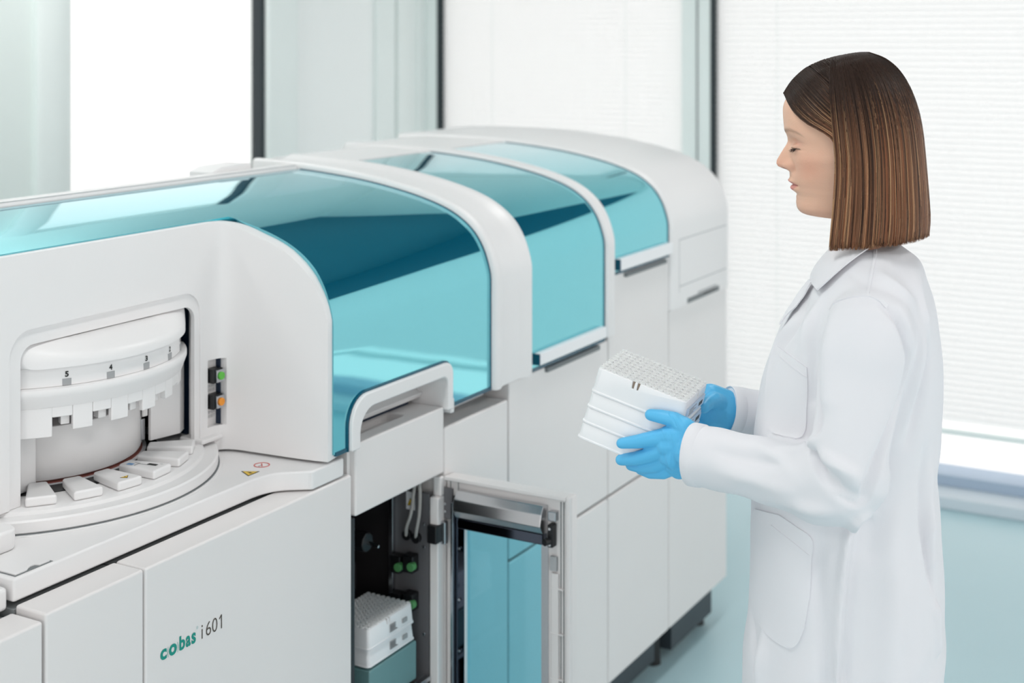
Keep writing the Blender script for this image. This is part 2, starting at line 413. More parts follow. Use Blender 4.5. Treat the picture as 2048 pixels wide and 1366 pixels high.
box('plinth', 3.58, 3.875, .035, .8, .03, .129, 'plinth', t)
cyl('foot', (3.85, .07, 0), (3.85, .07, .03), .022, .018, 'black', t)
cyl('foot', (3.85, .75, 0), (3.85, .75, .03), .022, .018, 'black', t)
settle(t)

# cabinet with the open glass door
t = thing('tip_cabinet', 'open dark cabinet with cables, connectors and white racks inside', 'cabinet', (2.2, .3, 0))
X0, X1 = 2.062, 2.362
box('side_wall', X0, X0 + .010, .004, .5, .1, .84, 'dark', t)
box('back_wall', X0, X1, .48, .50, .1, .84, 'dark', t)
box('base_plate', X0, X1, .002, .5, .09, .11, 'dark', t)
box('roof_plate', X0, X1, .04, .5, .826, .840, 'dark', t)
box('side_wall', 2.350, X1 + .004, .10, .5, .1, .84, 'dark', t)
box('corner_stile', 2.340, 2.364, -.002, .018, .1, .800, 'panel', t, bevel=.003)
box('corner_stile', 2.350, 2.364, -.002, .016, .80, .838, 'panel', t, bevel=.003)
box('plinth', X0, X1, .1, .5, .0, .09, 'plinth', t)
box('inner_panel', 2.341, 2.349, .02, .105, .12, .805, 'midgrey', t, bevel=.001)
box('rail', 2.330, 2.341, .098, .108, .12, .835, 'steel', t, bevel=.001)
box('back_panel', 2.10, 2.33, .30, .31, .55, .83, 'midgrey', t, bevel=.002)
box('crossbar', 2.08, 2.33, .285, .30, .62, .64, 'steel', t, bevel=.002)
s = box('warning_label', 2.3395, 2.3405, .052, .072, .768, .803, 'rack', t)
for zc, yc in ((.662, .085), (.668, .055), (.588, .085), (.594, .055)):
    c = box('connector', 2.318, 2.341, yc - .012, yc + .012, zc - .017, zc + .017, 'black', t, bevel=.002)
    cyl('plug', (2.312, yc - .010, zc - .002), (2.324, yc - .010, zc - .002), .0085, .0085, 'greenconn', c, n=12)
for zc, yc in ((.718, .068), (.716, .046)):
    cyl('socket', (2.332, yc, zc), (2.3415, yc, zc), .010, .010, 'black', t, n=16)
for zc in (.745, .70, .53, .44):
    cyl('screw', (2.338, .03, zc), (2.3415, .03, zc), .003, .003, 'steel', t, n=10)
tube('cable', [(2.336, .048, .835), (2.330, .050, .79), (2.322, .050, .765), (2.326, .062, .738), (2.334, .068, .718)], .0035, 'cable', t)
tube('cable', [(2.338, .040, .835), (2.334, .036, .80), (2.328, .034, .765), (2.328, .040, .735), (2.335, .046, .718)], .0035, 'cable', t)
k = cyl('knob', (2.214, .15, .74), (2.214, .075, .74), .021, .019, 'black', t, n=9, bevel=.003)
cyl('spindle', (2.214, .30, .74), (2.214, .15, .74), .008, .008, 'steel', t)
cyl('pin', (2.214, .075, .74), (2.214, .05, .736), .004, .003, 'chrome', t)
# lower drive unit
b = box('drive_unit', 2.26, 2.335, .03, .14, .36, .43, 'midgrey', t, bevel=.01, seg=3)
for a in ((2.278, .045), (2.31, .05)):
    cyl('stud', (a[0], a[1], .43), (a[0], a[1], .442), .004, .004, 'chrome', b, n=10)
box('drive_unit', 2.10, 2.24, .03, .20, .30, .37, 'black', t, bevel=.008)
box('runner', 2.08, 2.335, .012, .024, .445, .453, 'steel', t, bevel=.001)
settle(t)
# triangular hazard mark
def hazard(parent, a, b, c, n, m1='yellow'):
    """flat triangle sign with black edge; a, b, c corners, n the normal"""
    a, b, c, n = map(Vector, (a, b, c, n)); g = (a + b + c) / 3
    for s, m_, d in ((1.0, 'black_print', .0004), (.80, m1, .0007)):
        pts = [g + (q - g) * s + n * d for q in (a, b, c)]; low = [g + (q - g) * s for q in (a, b, c)]
        pyd('hazard_mark', [tuple(q) for q in low + pts], [(0, 1, 2), (3, 4, 5), (0, 1, 4, 3), (1, 2, 5, 4), (2, 0, 3, 5)], m_, parent)
    u = (c - g) * .42; side = (b - a) * .05
    pts = [g + u + side, g + u * .1 - side, g + u * .1 + side * 1.5, g - u * .9, g - u * .3 - side * 2.5, g - u * .1 + side * .4]
    pyd('hazard_mark', [tuple(q + n * .001) for q in pts], [(0, 1, 5), (1, 2, 4), (2, 3, 4)], 'black_print', parent)
hazard(s, (2.3395, .069, .776), (2.3395, .055, .776), (2.3395, .062, .792), (-1, 0, 0))

# the open door (hinged at the right of the opening, swung out at a right angle)
t = thing('cabinet_door', 'open white framed door with blue tinted pane and chrome handle bar', 'door', (2.375, 0, .46))
xa, xb = 2.372, 2.394
o = prism('door_frame', rrect(-.278, -.002, .112, .838, .004, 2), 'x', xa, xb, 'panel', None, bevel=.002)
c = box('c', 2.3, 2.45, -.214, -.044, .16, .765, 'panel'); cut(o, c); o.parent = t
box('frame_lip', 2.361, xa + .001, -.278, -.270, .112, .838, 'panel', t, bevel=.002)
box('frame_lip', 2.361, xa + .001, -.270, -.002, .830, .838, 'panel', t, bevel=.002)
box('pane', 2.381, 2.385, -.2135, -.0445, .1605, .7645, 'blue_pane', t)
box('inner_skin', 2.3690, 2.3715, -.043, -.020, .13, .80, 'mirror', t)
box('inner_skin', 2.3690, 2.3715, -.229, -.2145, .13, .74, 'steel', t)
box('edge_rail', 2.359, 2.366, -.024, -.018, .125, .79, 'steel', t, bevel=.001)
for i, z in enumerate((.78, .70, .60, .50, .40, .30, .20)):
    cyl('screw', (2.3680, -.034, z), (2.3650, -.034, z), .0028, .0028, 'steel', t, n=10)
box('hinge_plate', 2.361, 2.369, -.020, .004, .755, .815, 'midgrey', t, bevel=.002)
box('hinge_plate', 2.349, 2.362, -.012, .008, .708, .752, 'steel', t, bevel=.002)
box('hinge_block', 2.330, 2.350, -.004, .018, .712, .748, 'black', t, bevel=.003)
for z in (.77, .785): cyl('screw', (2.3605, -.006, z), (2.358, -.006, z), .003, .003, 'chrome', t, n=10)
# faceted handle
hp = [(2.372, .815), (2.352, .818), (2.343, .803), (2.338, .782), (2.350, .766), (2.372, .762)]
h = prism('handle', hp, 'y', -.228, -.036, 'chrome', t, bevel=.0015, ang=12)
box('handle_underside', 2.352, 2.3705, -.226, -.038, .744, .764, 'mirror', t, bevel=.002)
# latch gear on the closing side
l = box('latch', 2.352, 2.370, -.247, -.236, .742, .785, 'black', t, bevel=.002)
cyl('latch_knob', (2.352, -.240, .755), (2.340, -.236, .755), .007, .007, 'black', l, n=12)
for z in (.748, .778): cyl('screw', (2.3515, -.2415, z), (2.3495, -.2415, z), .003, .003, 'chrome', l, n=10)
box('bracket', 2.357, 2.371, -.251, -.234, .790, .808, 'steel', t, bevel=.002)
box('bracket', 2.364, 2.371, -.249, -.235, .695, .722, 'lightgrey', t, bevel=.001)
o = box('bracket', 2.358, 2.371, -.246, -.225, .425, .465, 'steel', t, bevel=.004)
for z in (.435, .455): cyl('screw', (2.3575, -.236, z), (2.3555, -.236, z), .003, .003, 'chrome', o, n=10)
for yy in (-.262, -.256): box('frame_groove', 2.3705, 2.3722, yy, yy + .0015, .125, .825, 'gap', t)
box('frame_rib', 2.3665, 2.3722, -.252, -.236, .13, .69, 'panel', t, bevel=.002)
for z in (.66, .575, .49, .40, .31, .22): box('frame_rib', 2.3660, 2.3722, -.262, -.234, z, z + .003, 'panel', t, bevel=.001)
for yy in (-.268, -.030, -.012): box('frame_groove', 2.3705, 2.3722, yy, yy + .001, .795, .828, 'gap', t)
settle(t)

# ------------------------------------------------------------------ tip racks
def rack_mesh(L, W, H, flare, name='rack_body'):
    """tray with a flared foot flange, its top at z = 0, long side along +X"""
    rows = []
    for (g, z, r) in ((-.0006, 0, .006), (.0004, -.0012, .0065), (flare, -H + .0032, .007), (flare + .0015, -H + .0028, .008), (flare + .0015, -H, .008)):
        rows.append([(x, y, z) for x, y in rrect(-g, L + g, -g, W + g, r, 4)])
    return rows
def add_tips(root, L, W, nx, ny, M4, share=None, r=.0043, parent=None):
    px = L / nx; py = W / ny; me = share
    for i in range(nx):
        for j in range(ny):
            if me is None:
                rows = [[(rr * math.cos(a), rr * math.sin(a), z) for a in [2 * PI * q / 10 for q in range(10)]] for rr, z in ((r, .0), (r, .0024), (r - .0009, .0024), (r - .0018, .0004))]
                o = grid('tip', rows, 'tip', None, closed_v=True, smooth=True, ang=30); me = o.data
                f = bmesh.new(); f.from_mesh(me); f.verts.ensure_lookup_table(); f.faces.new([f.verts[30 + q] for q in range(10)]); f.to_mesh(me); f.free()
            else:
                o = bpy.data.objects.new('tip', me); COL.objects.link(o)
            o.parent = root
            o.matrix_parent_inverse = Matrix.Identity(4)
            o.matrix_local = M4 @ Matrix.Translation((px * (i + .5), py * (j + .5), .0))
    return me
TIPS = None
def tip_rack(label, cat, org, R, L, W, H, flare, group, top, slots=True, note=True, zoff=0.0):
    global TIPS
    t = thing('tip_rack', label, cat, (0, 0, 0), group)
    M4 = Matrix.Translation(org) @ R.to_4x4() @ Matrix.Translation((0, 0, zoff))
    t.matrix_world = M4
    rows = rack_mesh(L, W, H, flare)
    body = grid('rack_body', rows, 'rack', None, closed_v=True, caps=True, bevel=.0012, ang=40)
    if top:
        cs = [prism('c', [(L * .395, .002), (L * .405, -.011), (L * .425, -.011), (L * .43, .002)], 'y', -.01, .003, 'rack'), prism('c', [(L * .455, .002), (L * .46, -.011), (L * .475, -.011), (L * .49, .002)], 'y', -.01, .003, 'rack'), box('c', L - .004, L + .01, W * .55, W * .62, -.010, .002, 'rack')]
        cut(body, *cs)
    body.parent = t
    if top:
        for a_, b_ in ((.402, .427), (.458, .480)):
            q = box('notch', L * a_, L * b_, .0022, .0032, -.0108, -.0006, 'notch', None); q.parent = t  # brown insets paint the dark inside, as the body is solid
    lab = prism('rack_label', rrect(W * .12, W * .92, -H + .008, -H + .024, .001, 2), 'x', L + flare * .75, L + flare * .75 + .0022, 'label', None)
    lab.parent = t
    for k in range(4):
        q = box('label_print', L + flare * .75 + .0020, L + flare * .75 + .0026, W * .2, W * (.42 + .1 * (k % 2)), -H + .011 + k * .003, -H + .012 + k * .003, 'mid_print', None); q.parent = lab
    q = box('label_print', L + flare * .75 + .0020, L + flare * .75 + .0026, W * .66, W * .82, -H + .012, -H + .018, 'grey_print', None); q.parent = lab
    if note:
        for k in range(5):
            q = box('label_print', L * .45, L * (.58 if k else .62), -flare * .8 - .0026, -flare * .75, -H + .010 + k * .0032, -H + .0108 + k * .0032, 'mid_print', None); q.parent = t
        q = box('label_print', L * .74, L * .84, -flare * .8 - .0026, -flare * .75, -H + .012, -H + .020, 'mid_print', None); q.parent = t
    if top: TIPS = add_tips(t, L, W, 15, 9, Matrix.Identity(4), TIPS)
    return t
# the stack inside the cabinet
RI = Matrix.Identity(3)
tip_rack('full white rack of tips lying on top inside the open cabinet', 'tip rack', Vector((2.158, .035, .602)), RI, .146, .105, .037, .003, None, True)
tip_rack('white rack lying under the tips on the teal tray in the open cabinet', 'tip rack', Vector((2.1575, .0345, .563)), RI, .147, .106, .030, .003, None, False)
t = thing('rack_tray', 'teal grey plastic tray carrying white racks inside the open cabinet', 'tray', (2.23, .09, .44))
box('tray_body', 2.152, 2.310, .028, .146, .455, .529, 'teal_tray', t, bevel=.003)
box('tray_foot', 2.16, 2.30, .035, .14, .453, .456, 'black', t)
settle(t)
t = thing('rack_tray', 'dim rear tray of racks in the dark back of the open cabinet', 'tray', (2.2, .22, .56))
box('tray_body', 2.12, 2.31, .17, .278, .60, .655, 'dark', t, bevel=.003)
box('tray_lid', 2.125, 2.305, .175, .272, .6555, .662, 'midgrey', t, bevel=.002)
settle(t)

# ------------------------------------------------------------------ counter (deck)
t = thing('side_counter', 'white counter edge at the far left, left of the hatch', 'counter', (1.1, .3, .93))
box('counter_top', .8, 1.3535, .066, .56, .916, .948, 'shell', t, bevel=.006, seg=3)
settle(t)
t = thing('deck_worktop', 'white worktop with rounded hatch that carries the carousel', 'worktop', (1.7, .3, .924))
path = [(1.359, .062), (1.86, .062)] + [(p.x, p.y) for p in smooth_path([Vector((1.86, .062, 0)), Vector((1.89, .058, 0)), Vector((1.915, .045, 0)), Vector((1.935, .020, 0)), Vector((1.948, .002, 0))], 4)][1:] + [(2.038, .002), (2.038, .5), (1.359, .5)]
deck = prism('top_slab', path, 'z', .9245, .957, 'shell', t, bevel=.005, seg=3)
prism('lip_ring', [(1.70 + .322 * math.sin(a), .412 - .322 * math.cos(a)) for a in [2 * PI * i / 120 for i in range(120)]], 'z', .9565, .9585, 'shell', t, bevel=.001)
prism('ring_gap', [(1.70 + .3165 * math.sin(a), .412 - .3165 * math.cos(a)) for a in [2 * PI * i / 120 for i in range(120)]], 'z', .9575, .9592, 'gap', t)
nt_ = [(1.369, .070), (1.386, .070), (1.390, .0705), (1.395, .074), (1.402, .077), (1.409, .0765), (1.412, .070), (1.431, .070), (1.431, .137), (1.369, .137)]
prism('hatch_gap', [(1.366, .067), (1.434, .067), (1.434, .140), (1.366, .140)], 'z', .9568, .9573, 'gap', t)
prism('hatch_lid', nt_, 'z', .957, .9595, 'shell', t, bevel=.0008)
prism('stop_block', rrect(1.36, 1.450, .150, .20, .02, 6), 'z', .957, .988, 'shell', t, bevel=.005, seg=3)
hazard(t, (1.872, .080, .957), (1.902, .080, .957), (1.887, .108, .957), (0, 0, 1))
r_ = lathe('round_sign', [(.014, .9572), (.014, .9577), (.0122, .9577), (.0122, .9572)], 1.932, .10, 'red', t, n=32)
pyd('round_sign', [(1.925, .095, .9576), (1.927, .094, .9576), (1.939, .105, .9576), (1.937, .106, .9576)], [(0, 1, 2, 3)], 'red', t)
box('round_sign', 1.923, 1.931, .099, .101, .9572, .9576, 'mid_print', t)
settle(t)

# ------------------------------------------------------------------ bay housing with curved wing
t = thing('bay_housing', 'white curved housing around the carousel bay with rounded side wing', 'housing', (1.7, .25, .96))
TOPP = [(-.02, 1.19), (0, 1.205), (.006, 1.228), (.013, 1.246), (.022, 1.262), (.038, 1.284), (.058, 1.303), (.082, 1.320), (.115, 1.335), (.15, 1.346), (.19, 1.3590), (.215, 1.3675), (.23, 1.3705), (.30, 1.3705)]
def topz(y): return float(np.interp(y, [p[0] for p in TOPP], [p[1] for p in TOPP]))
pth = [(.80, .22), (1.0, .22), (1.3, .22), (1.6, .22), (1.85, .22), (1.91, .22)]
pth += [(p.x, p.y) for p in smooth_path([Vector((1.91, .22, 0)), Vector((1.940, .2185, 0)), Vector((1.958, .211, 0)), Vector((1.968, .190, 0)), Vector((1.972, .15, 0)), Vector((1.9755, .10, 0))], 4)][1:]
pth += [(1.9765, .085), (1.978, .07), (1.9795, .056), (1.981, .044), (1.9823, .034), (1.9835, .025), (1.985, .017), (1.986, .011), (1.987, .006), (1.9875, .003), (1.988, .0)]
nz = 14; rows = []
for i, (x, y) in enumerate(pth):
    a = pth[max(i - 1, 0)]; b = pth[min(i + 1, len(pth) - 1)]
    T = Vector((b[0] - a[0], b[1] - a[1], 0)).normalized(); N = Vector((-T.y, T.x, 0))   # outwards: away from the bay
    zt = topz(y); zb = .962 if x > 1.93 else .986
    loop = []
    for k in range(nz + 1):
        z = zb + (zt - zb) * k / nz; loop.append((x, y, z))
    th = .036
    for k in range(nz + 1):
        z = zt + (zb - zt) * k / nz; q = Vector((x, y, z)) + N * th; loop.append((q.x, q.y, z))
    rows.append(loop)
wall = grid('housing_shell', rows, 'shell', None, closed_v=True, caps=True)
c1 = prism('c', rrect(1.514, 1.899, .9, 1.2275, .024, 6, (0, 0, 1, 1)), 'y', .1, .5, 'shell')
c2 = prism('c', rrect(1.490, 1.9105, .9, 1.252, .040, 8, (0, 0, 1, 1)), 'y', .1, .2235, 'shell')
c3 = prism('c', [(1.929, 1.006), (1.9625, 1.006), (1.9625, 1.125), (1.929, 1.125)], 'y', .205, .235, 'shell')
c4 = prism('c', [(1.80, .9), (1.921, .9), (1.921, 1.2275), (1.80, 1.2275)], 'y', .232, .5, 'shell')
cut(wall, c1, c2, c3, c4)
for p_ in wall.data.polygons: p_.use_smooth = True
wall.data.set_sharp_from_angle(angle=math.radians(38))
bv = wall.modifiers.new('bevel', 'BEVEL'); bv.width = .0045; bv.segments = 3; bv.limit_method = 'ANGLE'; bv.angle_limit = math.radians(42); bv.harden_normals = True
wall.parent = t
# left and right posts of the bay: thick jambs
box('bay_jamb', 1.4985, 1.5145, .228, .262, .978, 1.229, 'shell', t, bevel=.004)
box('bay_jamb', 1.535, 1.582, .264, .28, .987, 1.082, 'shell', t, bevel=.003)
box('bay_foot', 1.900, 1.955, .205, .26, .984, .992, 'shell', t, bevel=.003)
# back of the bay
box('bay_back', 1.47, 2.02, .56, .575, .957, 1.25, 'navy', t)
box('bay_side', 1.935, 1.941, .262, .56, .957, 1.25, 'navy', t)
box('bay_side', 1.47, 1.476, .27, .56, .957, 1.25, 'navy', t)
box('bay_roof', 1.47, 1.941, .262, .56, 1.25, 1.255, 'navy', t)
# curved visor over the carousel
rows = []
for i in range(41):
    a = math.radians(-45.9 + 91.8 * i / 40); s, c_ = math.sin(a), math.cos(a)
    rim = Vector((1.70 + .258 * s, .412 - .258 * c_, 0)); back = Vector((1.70 + .258 * s, .236, 0))
    e = min(1, max(0, (.412 - .258 * c_ < .236) * 1.0))
    top = []
    dy = back.y - rim.y
    for q, z in ((1, 1.2288), (.55, 1.221), (.25, 1.214), (.10, 1.2075), (.03, 1.203), (0, 1.198), (0, 1.1895)):
        zz = z if dy > .02 else 1.226 - (1.226 - z) * (0.75 + .25 * dy / .02)
        top.append((rim.x, rim.y + dy * q, zz))
    top.append((rim.x, max(rim.y + .01, rim.y), 1.1895)); top.append((rim.x, back.y + .004, 1.1895)); top.append((rim.x, back.y + .004, 1.226))
    rows.append(top)
grid('visor', rows, 'shell', t, closed_v=True, caps=True, smooth=True, ang=50)
# buttons
bp = box('button_plate', 1.927, 1.9645, .2275, .2385, 1.002, 1.130, 'lightgrey', t)
bp.data.materials.clear(); bp.data.materials.append(M['panel'])
box('button_plate_edge', 1.9590, 1.9625, .2185, .2272, 1.0065, 1.1245, 'navy', t)
for zc, m_ in ((1.0965, 'green'), (1.0505, 'orange')):
    hb = box('push_button', 1.9320, 1.9570, .209, .2274, zc - .0125, zc + .0125, 'black', t, bevel=.001)
    fr = prism('button_frame', rrect(1.9365, 1.9568, zc - .0110, zc + .0110, .002, 3), 'y', .2045, .2088, 'steel', hb, bevel=.0006)
    cyl('button_lamp', (1.9470, .2044, zc), (1.9470, .2010, zc), .0074, .0068, m_, hb, n=20)
for txt, z0 in (('REAGENT\nLOADER', 1.067), ('TIMER\nRESET', 1.020)):
    lettering('button_text', txt, 1.9340, 1.9570, z0, z0 + .012, .2270, 'mid_print', t)
settle(t)

# ------------------------------------------------------------------ carousel
CX, CY = 1.70, .412
def pol(r, deg, z): a = math.radians(deg); return (CX + r * math.sin(a), CY - r * math.cos(a), z)
t = thing('reagent_carousel', 'white round carousel with numbered positions in the bay', 'carousel', (CX, CY, .958))
lathe('turntable', [(.01, .959), (.312, .959), (.314, .961), (.314, .976), (.3115, .9788), (.293, .9795), (.290, .979), (.289, .981), (.2875, .984), (.284, .9855), (.01, .9855)], CX, CY, 'shell', t, n=160, smooth=True, ang=40)
lathe('slot_ring', [(.150, .985), (.214, .985), (.214, .9865), (.150, .9865)], CX, CY, 'black', t, n=96)
lathe('slot_ring', [(.150, .985), (.1925, .985), (.1925, .9872), (.150, .9872)], CX + .012, CY + .012, 'rack', t, n=96)
lathe('slot_ring', [(.150, .985), (.1860, .985), (.1860, .9882), (.150, .9882)], CX + .012, CY + .012, 'redline', t, n=96)
lathe('inner_drum', [(.01, .989), (.178, .989), (.183, .992), (.185, .998), (.185, 1.073), (.1842, 1.0765), (.182, 1.078), (.01, 1.078)], CX + .012, CY + .012, 'shell', t, n=96, smooth=True, ang=40)
for k, deg in enumerate((-38.3, -23.3, -8.3, 6.7, 21.7, 36.7)):
    # wedge-shaped lid
    ri, ro = .196, .274; wi, wo = .0145, .0235
    a = math.radians(deg); u = Vector((math.sin(a), -math.cos(a), 0)); s_ = Vector((math.cos(a), math.sin(a), 0)); c0 = Vector((CX, CY, 0))
    pts = [c0 + u * ri - s_ * wi, c0 + u * ro - s_ * wo, c0 + u * ro + s_ * wo, c0 + u * ri + s_ * wi]
    wd = prism('position_lid', [(p.x, p.y) for p in pts], 'z', .9857, 1.0005, 'shell', t, bevel=.004, seg=3)
    if k == 2:
        g = c0 + u * .262; hazard(wd, g - s_ * .007 - u * .006 + Vector((0, 0, 1.0005)), g + s_ * .009 - u * .006 + Vector((0, 0, 1.0005)), g + u * .004 - s_ * .001 + Vector((0, 0, 1.0005)) + s_ * .001 - u * 0, (0, 0, 1))
    if k == 3:
        def place(p0, wx, wy, m_, nm='lid_print'):
            g = c0 + u * p0[0] + s_ * p0[1]
            q = [g - s_ * wx - u * wy, g + s_ * wx - u * wy, g + s_ * wx + u * wy, g - s_ * wx + u * wy]
            pyd(nm, [(v.x, v.y, 1.0009) for v in q], [(0, 1, 2, 3)], m_, wd)
        place((.250, .0045), .004, .009, 'black_print'); place((.236, .0), .0012, .010, 'mid_print')
        place((.226, -.006), .006, .0012, 'mid_print')
        place((.215, -.0105), .0012, .006, 'blue_print'); place((.215, -.0075), .0012, .006, 'blue_print'); place((.215, -.0045), .0012, .006, 'blue_print')
        place((.222, .002), .0008, .005, 'mid_print'); place((.262, .012), .0008, .003, 'mid_print')
# number band, flange, toothed skirt
T0, T1 = math.radians(-47), math.radians(52)
lathe('number_band', [(.235, 1.160), (.2505, 1.160), (.2495, 1.1925), (.235, 1.1925)], CX, CY, 'shell', t, T0, T1, 80, smooth=True)
lathe('flange', [(.235, 1.1595), (.256, 1.1595), (.2595, 1.158), (.2605, 1.155), (.2605, 1.149), (.2595, 1.1465), (.2535, 1.130), (.2525, 1.1285), (.235, 1.1285)], CX, CY, 'shell', t, T0, math.radians(54), 80, smooth=True, ang=30)
def skirt(d0, d1, zb, name='skirt_tooth', r=.2520, th=.010):
    lathe(name, [(r - th, zb), (r, zb), (r, 1.1295), (r - th, 1.1295)], CX, CY, 'shell', t, math.radians(d0), math.radians(d1), 16, bevel=.0018)
skirt(-47, -34.2, 1.083)
for a in (-34.4, -19.9, -5.5, 9.0, 22.6):
    skirt(a, a + 7.2, 1.1125, 'skirt_bridge')
    # hook inside the notch
    lathe('hook', [(.222, 1.097), (.239, 1.097), (.239, 1.111), (.222, 1.111)], CX, CY, 'shell', t, math.radians(a + 3.6), math.radians(a + 7.0), 4, bevel=.0015)
for a, zb in ((-27.2, 1.0905), (-12.7, 1.0925), (1.7, 1.0945), (16.2, 1.099), (29.8, 1.108)): skirt(a, a + (7.3 if a < 16 else 6.4), zb)
for n_, deg in (('5', -29.2), ('4', -12.8), ('3', 4.0), ('2', 20.6), ('1', 37.0)):
    a = math.radians(deg)
    def xf(x, y, z, a=a):
        aa = a + x / .2505; return (CX + .2509 * math.sin(aa), CY - .2509 * math.cos(aa), z)
    lettering('number', n_, -.0028, .0028, 1.1730, 1.1818, 0, 'black_print', t, .04, xform=xf)
    rows = []
    for i in range(7):
        x = -.0068 + .0136 * i / 6; aa = a + x / .2505; sh = .0
        rows.append([(CX + .2512 * math.sin(aa), CY - .2512 * math.cos(aa), z) for z in (1.1600, 1.1705)] + [(CX + .2500 * math.sin(aa), CY - .2500 * math.cos(aa), z) for z in (1.1705, 1.1600)])
    grid('number_mark', rows, 'mid_print', t, closed_v=True, caps=True)
settle(t)
t = thing('guide_plate', 'folded white plate standing right of the carousel drum inside the bay', 'plate', (1.86, .27, .99))
prism('plate_body', [(1.832, .262), (1.892, .250), (1.915, .262), (1.915, .268), (1.892, .256), (1.832, .268)], 'z', 1.0015, 1.15, 'shell', t, bevel=.0008)
box('plate_stub', 1.818, 1.829, .266, .27, 1.045, 1.12, 'shell', t, bevel=.001)
box('plate_stub', 1.820, 1.829, .272, .276, 1.003, 1.04, 'steel', t, bevel=.001)
box('bracket', 1.908, 1.932, .285, .29, 1.06, 1.178, 'lightgrey', t, bevel=.001)
box('bracket_slot', 1.911, 1.9135, .2845, .285, 1.10, 1.128, 'black', t)
settle(t)

# ------------------------------------------------------------------ drawer and arch handle
t = thing('slide_out_box', 'white drawer box with recessed grip under the arched handle opening', 'drawer', (2.2, .1, .84))
o = box('drawer_body', 2.070, 2.3655, 0, .30, .843, .9725, 'panel', None, bevel=.004, seg=3)
cut(o, prism('c', rrect(2.10, 2.28, .035, .085, .012, 4), 'z', .952, 1.0, 'panel')); o.parent = t
box('side_shadow_gap', 2.060, 2.0695, .012, .30, .85, .965, 'panel', t)
settle(t)
t = thing('arch_handle', 'white arched grip frame set into the big teal canopy', 'handle frame', (2.2, 0, .97))
def archp(x0, x1, zb, zt, r0, r1):
    p = [(x0, zb)]
    p += [(x0 + r0 - r0 * math.cos(a), zt - r0 + r0 * math.sin(a)) for a in [PI / 2 * i / 8 for i in range(9)]]
    p += [(x1 - r1 + r1 * math.sin(a), zt - r1 + r1 * math.cos(a)) for a in [PI / 2 * i / 6 for i in range(7)]]
    p += [(x1, zb)]
    return p
outer = archp(2.046, 2.385, .966, 1.060, .052, .024); inner = archp(2.072, 2.366, .966, 1.034, .044, .018)
ring = outer + inner[::-1]
o = prism('grip_frame', ring, 'y', -.010, .03, 'shell', t, bevel=.003, seg=3)
ring2 = archp(2.066, 2.372, .968, 1.040, .050, .024) + archp(2.072, 2.366, .968, 1.034, .044, .018)[::-1]
prism('grip_tunnel', ring2, 'y', .028, .10, 'shell', t)
prism('grip_back', [(.055, .985), (.050, .995), (.075, 1.004), (.070, 1.034), (.10, 1.034), (.10, .985)], 'x', 2.072, 2.366, 'shell', t, bevel=.002)
box('dark_gap', 2.072, 2.345, .07, .10, .974, .985, 'navy', t)
box('right_flare', 2.383, 2.396, -.006, .03, .955, .985, 'shell', t, bevel=.004)
settle(t)

# ------------------------------------------------------------------ canopies
def canopy(label, x0, x1, z0, group, arch=False, bar=None, y1=.5):
    t = thing('canopy', label, 'canopy', ((x0 + x1) / 2, .25, z0), group)
    pr = profile(z0, y1)
    rows = []
    o = shell('glass_cover', pr, [(x0, -.008), (x0, .0), (x1, .0), (x1, -.008)], 'canopy', None, closed_v=True, caps=True, ang=30)
    if arch:
        c = prism('c', archp(2.0455, 2.3855, .90, 1.0605, .052, .024), 'y', -.05, .05, 'canopy'); cut(o, c)
        for p_ in o.data.polygons: p_.use_smooth = True
        o.data.set_sharp_from_angle(angle=math.radians(30))
        ed = archp(2.0425, 2.3885, .966, 1.0635, .055, .027) + archp(2.0460, 2.3850, .966, 1.060, .052, .024)[::-1]
        prism('edge_seal', ed, 'y', -.003, .002, 'canopy_edge', t)
        cut(o, box('c', .7, 2.004, -.1, .236, .9, 1.3712, 'canopy'))
    o.parent = t
    for xx in ((x1 - .0025,) if arch else (x0, x1 - .0025)):
        shell('edge_seal', pr, [(xx, -.006), (xx, .0012), (xx + .0025, .0012), (xx + .0025, -.006)], 'canopy_edge', t, closed_v=True, caps=True)
    box('bottom_edge', 2.01 if arch else x0, 2.044 if arch else x1, -.0015, .006, z0 - .004, z0 + .003, 'canopy_edge', t)
    if arch: box('bottom_edge', 2.397, x1, -.0015, .006, z0 - .004, z0 + .003, 'canopy_edge', t)
    if bar:
        b = box('handle_bar', bar[0], bar[1], -.016, .0, bar[2], bar[3], 'rack', t, bevel=.002)
        box('handle_bar_end', bar[0] - .003, bar[0] - .0002, -.0155, .0, bar[2] + .001, bar[3] - .001, 'canopy_edge', b)
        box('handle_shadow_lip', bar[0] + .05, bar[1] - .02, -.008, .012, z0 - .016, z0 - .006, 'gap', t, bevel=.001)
    settle(t); return t
canopy('biggest and nearest teal mirrored canopy, behind the white housing', .80, 2.548, .970, 'teal mirrored canopies', arch=True)
canopy('middle teal mirrored canopy between the wide and the thin white ribs', 2.712, 3.090, .970, 'teal mirrored canopies', bar=(2.735, 3.070, .980, 1.006))
canopy('smallest farthest teal mirrored canopy beside the white end cap', 3.135, 3.478, 1.120, 'teal mirrored canopies', bar=(3.150, 3.472, 1.127, 1.156))

